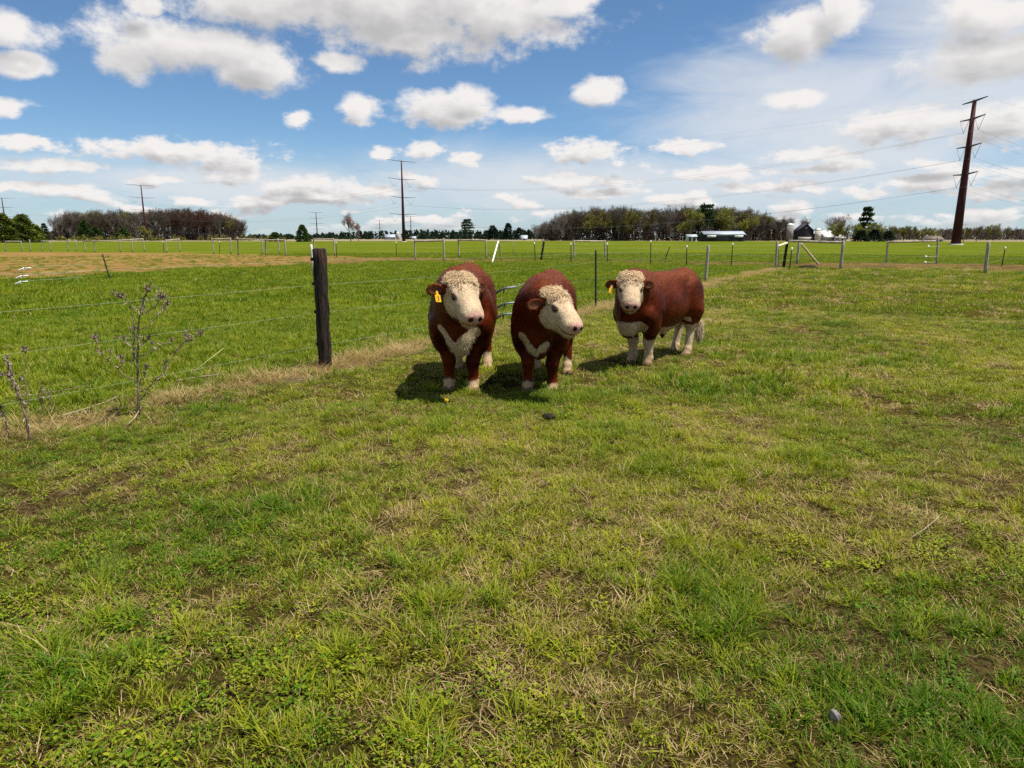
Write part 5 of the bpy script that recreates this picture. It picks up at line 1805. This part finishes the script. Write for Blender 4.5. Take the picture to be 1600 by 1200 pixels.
def mass(name, spots_, mat_key, label, spray, seed, per=60, cat='trees'):
    """a far-off belt of foliage that reads as one mass"""
    r = np.random.default_rng(seed)
    Vs = []; Qs = []; o = 0; bb = []
    for (p, H, wd) in spots_:
        t = r.uniform(0, 1, per); az = r.uniform(0, 6.28, per)
        rad = wd * np.sqrt(r.uniform(0.05, 1, per)) * np.maximum(1 - t ** 1.8, 0.06)
        P0 = np.stack([p.x + rad * np.cos(az), p.y + rad * np.sin(az), H * t * 0.96], 1)
        D = r.normal(0, 1, (per, 3)); D[:, 2] = np.abs(D[:, 2]); D /= np.linalg.norm(D, axis=1)[:, None]
        V, Q = quads_at(P0, D, spray * 0.7, spray * r.uniform(0.6, 1.4, per), r)
        Vs.append(V); Qs.append(Q + o); o += len(V); bb.append(np.repeat(r.uniform(0, 1, per), 4))
    me = mesh_np(name, np.concatenate(Vs), np.concatenate(Qs)); fattr(me, 'bv', np.concatenate(bb))
    ob = link(name, me, mat=CROWNS[mat_key])
    tag(ob, label, cat, kind='stuff')
    return ob


rr_ = random.Random(3)
belt = []
for i in range(230):
    px = rr_.uniform(350, 880); d = rr_.uniform(880, 1000); p = at_depth(px, d)
    H = height_at(p, float(np.interp(px, [350, 500, 570, 640, 700, 760, 880], [369, 366, 363, 361, 361, 361, 360])) + rr_.uniform(-1.5, 2.5))
    belt.append((p, H, rr_.uniform(3.0, 6.5)))
mass('treeline', belt, 'dark', 'dark distant treeline along the middle of the horizon', 2.2, 31)
belt = []
for i in range(120):
    px = rr_.uniform(-200, 110); d = rr_.uniform(600, 700); p = at_depth(px, d)
    belt.append((p, height_at(p, rr_.uniform(361, 366)), rr_.uniform(3, 5)))
for i in range(170):
    px = rr_.uniform(1220, 1900); d = rr_.uniform(620, 760); p = at_depth(px, d)
    belt.append((p, height_at(p, rr_.uniform(357, 364)), rr_.uniform(3, 6)))
mass('treeline', belt, 'brown', 'brownish distant treeline at both ends of the horizon', 1.8, 33)
belt = []
for i in range(260):
    px = rr_.uniform(86, 384); d = rr_.uniform(475, 545); p = at_depth(px, d)
    belt.append((p, rr_.uniform(4.0, 13.0), rr_.uniform(1.5, 3.5)))
for i in range(300):
    px = rr_.uniform(855, 1236); d = rr_.uniform(400, 470); p = at_depth(px, d)
    belt.append((p, rr_.uniform(4.0, 12.0), rr_.uniform(1.5, 3.0)))
mass('undergrowth', belt, 'brush', 'dark undergrowth between the trunks of the two woods', 0.8, 35, 70, 'undergrowth')
belt = []
for i in range(90):
    px = rr_.choice([rr_.uniform(240, 445), rr_.uniform(85, 240)]); d = rr_.uniform(415, 460); p = at_depth(px, d)
    belt.append((p, rr_.uniform(1.5, 3.6), rr_.uniform(1.5, 3.5)))
mass('scrub', belt, 'olive', 'low olive scrub along the foot of the left wood', 0.9, 37, 40, 'scrub')

# ------------------------------------------------------------------ farm buildings
metal_roof = simple_mat('blue_grey_metal_roof', (0.28, 0.32, 0.36), (0.40, 0.44, 0.48), 1.5, 0.45, 0.4, stretch=(4, .3, .3))
white_pan = simple_mat('white_siding', (0.50, 0.50, 0.48), (0.64, 0.64, 0.62), 2, 0.7, 0.2)
dark_board = simple_mat('dark_barn_boards', (0.018, 0.017, 0.022), (0.045, 0.042, 0.050), 3, 0.85, 0.15, stretch=(5, 5, .4))
stave = simple_mat('grey_silo_staves', (0.16, 0.14, 0.13), (0.30, 0.27, 0.25), 2, 0.8, 0.2, stretch=(3, 3, .5))
stonem = simple_mat('fieldstone', (0.25, 0.22, 0.19), (0.42, 0.39, 0.34), 2, 0.9, 0.1)
blue_wall = simple_mat('pale_blue_siding', (0.25, 0.30, 0.36), (0.36, 0.41, 0.46), 2, 0.7, 0.2)
glass_shade_m, b, out = material('dark_glass_and_shade'); principled(b, out, (0.02, 0.025, 0.03), 0.1, 0.5)
brown_roof = simple_mat('brown_roof', (0.10, 0.075, 0.06), (0.18, 0.14, 0.11), 2, 0.9, 0.1)


def gable(name, p, w_, dep, wall_h, ridge_h, wall, roofm, label, along_x=True, openings=(), cat='building', rz=0.0):
    root = empty(name, p, rz)
    hw, hd = w_ / 2, dep / 2
    if along_x:   # ridge runs across the view
        V = np.array([[-hw, -hd, 0], [hw, -hd, 0], [hw, hd, 0], [-hw, hd, 0], [-hw, -hd, wall_h], [hw, -hd, wall_h], [hw, hd, wall_h], [-hw, hd, wall_h], [-hw, 0, ridge_h], [hw, 0, ridge_h]])
        Q = np.array([[0, 1, 5, 4], [2, 3, 7, 6]]); T = np.array([[3, 0, 4], [3, 4, 7], [7, 4, 8], [1, 2, 6], [1, 6, 5], [5, 6, 9]])
        rf = [((-hw - .4, -hd - .4), (hw + .4, -hd - .4))]
        for s in (-1, 1):
            e = np.array([[-hw - .4, s * (hd + .4), wall_h - 0.12], [hw + .4, s * (hd + .4), wall_h - 0.12], [hw + .4, 0, ridge_h + 0.1], [-hw - .4, 0, ridge_h + 0.1]])
            VV = np.vstack([e, e + np.array([0, 0, 0.18])])
            QQ = np.array([[0, 1, 2, 3], [4, 7, 6, 5], [0, 4, 5, 1], [1, 5, 6, 2], [2, 6, 7, 3], [3, 7, 4, 0]])
            link('roof', mesh_np('roof', VV, QQ), root, roofm)
    else:
        V = np.array([[-hw, -hd, 0], [hw, -hd, 0], [hw, hd, 0], [-hw, hd, 0], [-hw, -hd, wall_h], [hw, -hd, wall_h], [hw, hd, wall_h], [-hw, hd, wall_h], [0, -hd, ridge_h], [0, hd, ridge_h]])
        Q = np.array([[1, 2, 6, 5], [3, 0, 4, 7]]); T = np.array([[0, 1, 5], [0, 5, 4], [4, 5, 8], [2, 3, 7], [2, 7, 6], [6, 7, 9]])
        for s in (-1, 1):
            e = np.array([[s * (hw + .4), -hd - .3, wall_h - 0.12], [s * (hw + .4), hd + .3, wall_h - 0.12], [0, hd + .3, ridge_h + 0.1], [0, -hd - .3, ridge_h + 0.1]])
            VV = np.vstack([e, e + np.array([0, 0, 0.18])])
            QQ = np.array([[0, 1, 2, 3], [4, 7, 6, 5], [0, 4, 5, 1], [1, 5, 6, 2], [2, 6, 7, 3], [3, 7, 4, 0]])
            link('roof', mesh_np('roof', VV, QQ), root, roofm)
    link('wall', mesh_np('wall', V, [Q, T]), root, wall)
    for (nm, cx, cz, sx, sz, mat) in openings:
        yo = 0.55 if (nm == 'panel' and mat is white_pan) else 0.04
        link(nm, mesh_of(nm, box_np((cx, -hd - yo, cz), (sx, 0.12, sz))), root, mat)
    tag(root, label, cat)
    return root


def silo(p, rad, H, body, dome, label):
    root = empty('silo', p)
    link('drum', mesh_of('drum', tube_np([(0, 0, 0), (0, 0, H)], [rad, rad], 18), True), root, body)
    pts = [(0, 0, H - 0.02)] + [(0, 0, H + rad * 0.85 * math.sin(a)) for a in np.linspace(0.15, 1.5, 6)]
    link('dome', mesh_of('dome', tube_np(pts, [rad * 1.02] + [rad * 1.02 * math.cos(a) for a in np.linspace(0.15, 1.5, 6)], 18), True), root, dome)
    for k_ in range(1, 6):
        link('hoop', mesh_of('hoop', tube_np([(0, 0, H * k_ / 6), (0, 0, H * k_ / 6 + 0.12)], [rad * 1.015, rad * 1.015], 18), True), root, body)
    tag(root, label, 'silo')
    return root


U = lambda d: d / FPX    # metres per photo pixel at distance d
d = 345.0; p = at_depth(1127.5, d)
gable('long_barn', p, 61 * U(d), 9.0, height_at(p, 366.2), height_at(p, 362), dark_board, metal_roof, 'long low barn with pale metal roof and white end panels before the wood', True,
      [('panel', -20 * U(d), 2.45, 13.5 * U(d), 1.1, white_pan), ('panel', 21 * U(d), 2.45, 13.5 * U(d), 1.1, white_pan), ('panel', 0.2, 2.75, 27 * U(d), 0.4, metal_roof), ('door_or_dark_front', 0, 1.2, 26 * U(d), 2.2, glass_shade_m)])  # wide dark middle sheet stands in for shade in the open front
d = 340.0; p = at_depth(1080, d)
gable('shed', p, 14 * U(d), 3.5, 2.3, height_at(p, 367), white_pan, metal_roof, 'small pale shed left of the long low barn', True, [('door_or_dark_front', -1.0, 1.1, 1.3, 1.6, glass_shade_m), ('door_or_dark_front', 1.1, 1.1, 1.3, 1.6, glass_shade_m)])
d = 375.0; p = at_depth(1233.5, d)
silo(p, 5.0 * U(d), height_at(p, 353), stave, white_pan, 'tall grey silo with white dome beside the dark barn')
d = 385.0; p = at_depth(1254.5, d)
bar = gable('barn', p, 23 * U(d), 7, height_at(p, 361), height_at(p, 350.5), dark_board, dark_board, 'dark gabled barn between the two silos', False,
            [('stone_base', 0, 1.1, 22.5 * U(d), 2.2, stonem), ('window', 0, 7.0, 0.8, 0.9, stonem)])
d = 380.0; p = at_depth(1277.5, d)
silo(p, 4.6 * U(d), height_at(p, 360.5), simple_mat('pale_concrete', (0.42, 0.38, 0.33), (0.56, 0.52, 0.46), 2, 0.9, 0.1), white_pan, 'short pale silo with white dome in the farmyard')
d = 392.0; p = at_depth(1283, d)
gable('white_shed', p, 29 * U(d), 6, height_at(p, 365.4), height_at(p, 361), dark_board, white_pan, 'long shed with white roof behind the short silo', True, [('door_or_dark_front', 2.0, 0.9, 3.0, 1.8, glass_shade_m)])
d = 372.0; p = at_depth(1292, d)
gable('white_shed', p, 13 * U(d), 4, 2.1, height_at(p, 366), stonem, white_pan, 'low white roofed lean-to right of the short silo', True, [('door_or_dark_front', 0, 0.4, 2, 0.7, glass_shade_m)])
d = 800.0; p = at_depth(610, d)
gable('farmhouse', p, 15 * U(d), 8, 2.6, height_at(p, 366.5), blue_wall, metal_roof, 'distant pale blue farmhouse left of the central power pole', True, [('window', -3, 1.4, 1.0, 1.2, white_pan), ('window', 3, 1.4, 1.0, 1.2, white_pan), ('door_or_dark_front', 0, 1.0, 1.0, 2.0, white_pan)])
p = at_depth(621.5, 795); silo(p, 1.6, height_at(p, 364), stonem, white_pan, 'tiny distant silo beside the pale blue farmhouse')
p = at_depth(647, 800); gable('farm_shed', p, 6 * U(800), 5, 1.6, height_at(p, 369.5), white_pan, metal_roof, 'tiny white shed right of the central power pole', True, [('door_or_dark_front', 0, .8, 1.2, 1.4, glass_shade_m)])
p = at_depth(819, 560); gable('farm_shed', p, 9 * U(560), 4, 1.2, height_at(p, 368), white_pan, metal_roof, 'small white shed just left of the mixed wood', True, [('door_or_dark_front', 0, .6, 1.4, 1.0, glass_shade_m)])
p = at_depth(1456, 330); gable('farm_shed', p, 24 * U(330), 6, 0.9, height_at(p, 369.5), white_pan, brown_roof, 'low brown roofed building left of the red steel pole', True, [('window', -2, .5, 1.0, .6, glass_shade_m), ('window', 2, .5, 1.0, .6, glass_shade_m)])
p = at_depth(1308, 372); gable('farmhouse', p, 16 * U(372), 6, 1.6, height_at(p, 366.5), white_pan, stonem, 'white farmhouse half hidden behind the willows', True, [('window', -1.6, .9, .8, .9, glass_shade_m), ('window', 1.6, .9, .8, .9, glass_shade_m)])

# ------------------------------------------------------------------ dead thistles
stem_m = simple_mat('dead_stem', (0.10, 0.070, 0.048), (0.27, 0.20, 0.145), 30, 0.9, 0.1, bump_d=0.003, stretch=(1, 1, .3))
head_m = simple_mat('dead_seed_head', (0.12, 0.088, 0.062), (0.33, 0.265, 0.195), 60, 0.95, 0.05)
chaff_m = simple_mat('bleached_leaf', (0.20, 0.145, 0.10), (0.42, 0.34, 0.25), 25, 0.9, 0.1)


def seed_head(c, size, r):
    """bristly dry flower head: tiny bracts round a knob"""
    n = 46
    D = r.normal(0, 1, (n, 3)); D[:, 2] += 0.5; D /= np.linalg.norm(D, axis=1)[:, None]
    V, Q = quads_at(np.array(c) + D * size * 0.25, D, size * 0.22, size * r.uniform(0.5, 1.1, n), r)
    k = tube_np([np.array(c) - [0, 0, size * .7], np.array(c), np.array(c) + [0, 0, size * .5]], [size * .22, size * .5, size * .12], 7)
    return join_np([(V, Q, np.zeros((0, 3), int)), k])


def thistle(p, branches, stem, label, seed, rad=0.014, rag=60):
    """stem: list of points; branches: (height fraction index point, list of points, has head)"""
    root = empty('dead_thistle', p)
    r = np.random.default_rng(seed)

    def rough(pts, amp):
        out_ = [np.array(pts[0], float)]
        for a, b_ in zip(pts[:-1], pts[1:]):
            a = np.array(a, float); b_ = np.array(b_, float)
            for t_ in (0.33, 0.67):
                out_.append(a + (b_ - a) * t_ + r.normal(0, amp, 3))
            out_.append(b_)
        return out_
    stem = rough(stem, 0.006)
    branches = [(rough(q, 0.008), h_) for q, h_ in branches]
    extra = []
    for q, h_ in [(stem[3:], 0)] + branches:      # side twigs with small heads
        for _ in range(2 if len(q) > 6 else 1):
            i_ = int(r.integers(max(1, len(q) // 3), len(q)))
            d_ = r.normal(0, 1, 3); d_[2] = abs(d_[2]) + 0.3; d_ /= np.linalg.norm(d_)
            L_ = r.uniform(0.05, 0.13) * min(1.0, rad / 0.013)
            extra.append(([q[i_], q[i_] + d_ * L_ * .5 + r.normal(0, .008, 3), q[i_] + d_ * L_], r.choice([0.0, 0.0, 0.020])))
    branches = branches + extra
    link('stem', mesh_of('stem', tube_np(stem, list(np.linspace(rad, rad * 0.45, len(stem))), 7, True, 0.12, seed), True), root, stem_m)
    rags = []
    allp = [np.array(q, float) for q in stem]
    for pts, hs in branches:
        bo = link('branch', mesh_of('branch', tube_np(pts, list(np.linspace(rad * 0.42, rad * 0.22, len(pts))), 5, True, 0.1, seed), True), root, stem_m)
        allp += [np.array(q, float) for q in pts]
        if hs:
            link('seed_head', mesh_of('seed_head', seed_head(np.array(pts[-1]) + [0, 0, 0.012], hs, r)), bo, head_m)
            if len(pts) > 2:
                for _ in range(3):
                    c = np.array(pts[-2]) + (np.array(pts[-1]) - np.array(pts[-2])) * r.uniform(0, 0.9) + r.normal(0, 0.022, 3)
                    rags.append(c)
    n = rag
    segs_ = [(np.array(a, float), np.array(b_, float)) for pl_ in [stem] + [q for q, _ in branches] for a, b_ in zip(pl_[:-1], pl_[1:])]
    pk_ = r.integers(0, len(segs_), n)
    P0 = np.array([segs_[i][0] + (segs_[i][1] - segs_[i][0]) * r.uniform(0, 1) for i in pk_]) + r.normal(0, 0.006, (n, 3))
    D = r.normal(0, 1, (n, 3)); D[:, 2] -= 0.5; D /= np.linalg.norm(D, axis=1)[:, None]
    V, Q = quads_at(P0, D, 0.007, r.uniform(0.012, 0.045, n), r)
    link('shrivelled_leaves', mesh_np('shrivelled_leaves', V, Q), root, chaff_m)['kind'] = 'stuff'
    tag(root, label, 'weed')
    return root


g0 = on_ground(217, 648)
S_ = 1.0


def off(px, py, dy=0.0):
    """a point of the plant relative to its foot, at the plant's own distance (dy metres behind it)"""
    q = top_point(Vector((0, g0.y + dy, 0)), px, py)
    return (q.x - g0.x, dy, q.z)


stem = [(0, 0, -0.03), off(216, 600), off(214, 560, .01), off(215, 520, .02), off(219, 485, .02), off(224, 465, .03), off(231, 450, .03)]
br = [([off(218, 625), off(235, 600, -.05), off(252, 583, -.12), off(262, 566, -.15)], 0.0),
      ([off(216, 612), off(248, 592, .06), off(272, 552, .12), off(290, 534, .16), off(297, 528, .17)], 0.034),
      ([off(272, 552, .12), off(292, 530, .1), off(306, 522, .12), off(314, 520, .12)], 0.030),
      ([off(213, 595), off(190, 582, -.06), off(166, 560, -.12), off(155, 545, -.15), off(149, 528, -.16)], 0.034),
      ([off(215, 515), off(236, 503, .05), off(252, 485, .08), off(262, 474, .1)], 0.030),
      ([off(219, 490), off(240, 478, -.03), off(252, 466, -.05), off(257, 462, -.05)], 0.028),
      ([off(219, 486), off(205, 477, .03), off(197, 470, .04), off(188, 462, .05)], 0.036),
      ([off(222, 470), off(234, 464), off(246, 462), off(252, 463)], 0.026),
      ([off(214, 545), off(200, 535, -.04), off(193, 528, -.06)], 0.024),
      ([off(215, 540), off(226, 532, .04), off(232, 528, .05)], 0.028),
      ([off(215, 575), off(203, 562, .05), off(190, 558, .08)], 0.024),
      ([off(210, 560, 0.01), off(210, 530, 0.02), off(208, 505, .02), off(209, 490, .03)], 0.0),
      ([off(216, 556), off(240, 546, .05), off(260, 535, .08), off(268, 532, .08)], 0.022),
      ([off(218, 600), off(226, 585, .03), off(228, 572, .03)], 0.026)]
g0z = gz(g0)
th = thistle((g0.x, g0.y, g0z), br, stem, 'tall dead thistle with brown seed heads in front of the wire fence', 4, 0.0115, 300)
top = stem[-1]
link('seed_head', mesh_of('seed_head', seed_head(np.array(top), 0.036, np.random.default_rng(8))), th, head_m)
link('stem', mesh_of('stem', tube_np([off(231, 450, .03), off(236, 440, .03), off(237, 437, .03)], [.005, .004, .003], 5), True), th, stem_m)
# leaning thistle at the left edge and its broken neighbours
g0 = on_ground(47, 692)
thistle((g0.x, g0.y, gz(g0)), [([off(33, 630), off(24, 610, -.03), off(16, 590, -.05)], 0.026), ([off(38, 645), off(46, 625, .04), off(42, 606, .05), off(40, 552, .05)], 0.030), ([off(30, 620), off(20, 600, .04), off(14, 575, .05)], 0.024)],
        [(0, 0, -.03), off(43, 668), off(38, 645), off(30, 620), off(22, 598), off(14, 572)], 'leaning dead thistle near the left edge of the picture', 6, 0.012, 160)
g0 = on_ground(18, 688)
thistle((g0.x, g0.y, gz(g0)), [([off(6, 650), off(2, 640)], 0.02)], [(0, 0, -.03), off(10, 664), off(4, 648), off(-6, 628)], 'short broken dead stalk at the left edge of the picture', 7, 0.009, 60)
g0 = on_ground(64, 652)
thistle((g0.x, g0.y, gz(g0)), [([off(66, 620), off(70, 606)], 0.0), ([off(64, 632), off(60, 618)], 0.0)], [(0, 0, -.03), off(65, 630), off(66, 612), off(66, 590)], 'thin upright dead stalk between the two thistles', 9, 0.006, 40)
g0 = on_ground(82, 645)
thistle((g0.x, g0.y, gz(g0)), [([off(78, 622), off(75, 610)], 0.0)], [(0, 0, -.03), off(79, 625), off(76, 606)], 'pale bent dead stalk left of the tall thistle', 10, 0.006, 20)


# fallen stalks
def stalk(pts, r, mat, label, cat='stalk', group=None):
    P_ = [on_ground(a, b_) for a, b_ in pts]
    o_ = P_[0]
    q = [np.array((p.x - o_.x, p.y - o_.y, float(ground_z(p.x, p.y)) + h_)) for p, h_ in zip(P_, [0.05] * len(P_))]
    o = link('fallen_stalk', mesh_of('fallen_stalk', tube_np(q, list(np.linspace(r, r * .5, len(q))), 6, True, 0.12, 3), True), None, mat)
    o.location = (o_.x, o_.y, 0)
    tag(o, label, cat, group)
    return o


stalk([(98, 655), (130, 645), (165, 634), (185, 626)], 0.008, chaff_m, 'grey fallen stalk lying left of the tall thistle')
stalk([(112, 650), (145, 647), (185, 643), (205, 638)], 0.007, stem_m, 'dark fallen stalk lying left of the tall thistle')
stalk([(222, 640), (212, 660), (200, 673)], 0.006, chaff_m, 'pale stalk lying across the foot of the tall thistle')
stalk([(20, 630), (70, 622), (120, 613), (155, 607)], 0.005, stem_m, 'long thin stalk lying in the grass behind the thistles')
stalk([(275, 603), (310, 597), (345, 592)], 0.007, chaff_m, 'straight pale stalk lying in the dead grass right of the tall thistle')
stalk([(1422, 862), (1440, 850), (1458, 836), (1465, 828)], 0.0028, chaff_m, 'curved yellow straw lying in the open pasture')
g0 = on_ground(283, 600)
o = link('leaning_stem', mesh_of('leaning_stem', tube_np([(0, 0, 0), off(318, 570, .1), off(350, 545, .2)], [.006, .005, .003], 5), True), None, simple_mat('yellow_stem', (0.36, 0.36, 0.10), (0.5, 0.48, 0.2), 20, .8))
o.location = (g0.x, g0.y, gz(g0)); tag(o, 'yellow stem leaning over the dead grass right of the thistle', 'stem')

# ------------------------------------------------------------------ dung, stone, dandelion, lump for a post shadow
dung_m = simple_mat('dried_dung_and_shadow', (0.012, 0.009, 0.006), (0.04, 0.03, 0.02), 25, 0.9, 0.1, bump_d=0.01)
stone_m = simple_mat('pale_stone', (0.13, 0.12, 0.11), (0.25, 0.235, 0.21), 12, 0.9, 0.2, bump_d=0.004)


def lump(name, px, py, sx, sy, sz, mat, label, cat, seed, group=None, lift=0.02):
    bm = bmesh.new()
    bmesh.ops.create_icosphere(bm, subdivisions=3, radius=1.0)
    r = np.random.default_rng(seed); ph = r.uniform(0, 6, 6)
    for v in bm.verts:
        x, y, z = v.co
        k = 1 + 0.16 * math.sin(3 * x + ph[0]) * math.cos(2.5 * y + ph[1]) + 0.12 * math.sin(6 * y + ph[2] + 3 * z) + 0.08 * math.sin(9 * x + ph[3])
        v.co = Vector((x * sx * k, y * sy * k, max(z, -0.4) * sz * k))
    me = bpy.data.meshes.new(name); bm.to_mesh(me); bm.free()
    me.polygons.foreach_set('use_smooth', [True] * len(me.polygons))
    o = link(name, me, None, mat)
    p = on_ground(px, py)
    o.location = (p.x, p.y, gz(p) + lift); o.rotation_euler = (0, 0, seed)
    tag(o, label, cat, group)
    return o


lump('dung_or_shadow_lump', 857, 658, 0.065, 0.05, 0.030, dung_m, 'dark dung pat in the grass below the middle bull', 'dung', 1, lift=0.035)
lump('dung_or_shadow_lump', 955, 702, 0.018, 0.02, 0.014, dung_m, 'small dark dung lump right of the larger pat', 'dung', 2, lift=0.04)
lump('dung_or_shadow_lump', 765, 598, 0.05, 0.04, 0.035, dung_m, 'dark clod on the ground between the two nearer bulls', 'dung', 4)
lump('stone', 1302, 1137, 0.020, 0.013, 0.022, stone_m, 'pale grey stone lying in the near grass at lower right', 'stone', 5, lift=0.045)
lump('dung_or_shadow_lump', 1262, 419.5, 0.5, 0.35, 0.16, dung_m, 'dark lump standing in for the post shadows by the corner fence', 'shadow lump', 6)  # added lump imitates the fence posts' cast shadow on the lane
flower_m = simple_mat('dandelion_yellow', (0.75, 0.50, 0.01), (0.85, 0.62, 0.02), 60, 0.7, 0.2)
for (px, py, lb) in ((697, 643, 'single yellow dandelion in the grass in front of the bulls'),):
    p = on_ground(px, py)
    root = empty('dandelion', (p.x, p.y, gz(p)))
    link('stem', mesh_of('stem', tube_np([(0, 0, 0), (0.005, 0, 0.10)], [.003, .002], 5)), root, simple_mat('green_stem', (.08, .14, .03), (.12, .2, .05), 20))
    r = np.random.default_rng(4); n = 50
    D = r.normal(0, 1, (n, 3)); D[:, 2] = np.abs(D[:, 2]) * 0.7; D /= np.linalg.norm(D, axis=1)[:, None]
    V, Q = quads_at(np.tile([0.005, 0, 0.10], (n, 1)), D, 0.006, 0.024, r)
    link('flower_head', mesh_np('flower_head', V, Q), root, flower_m)
    tag(root, lb, 'dandelion')
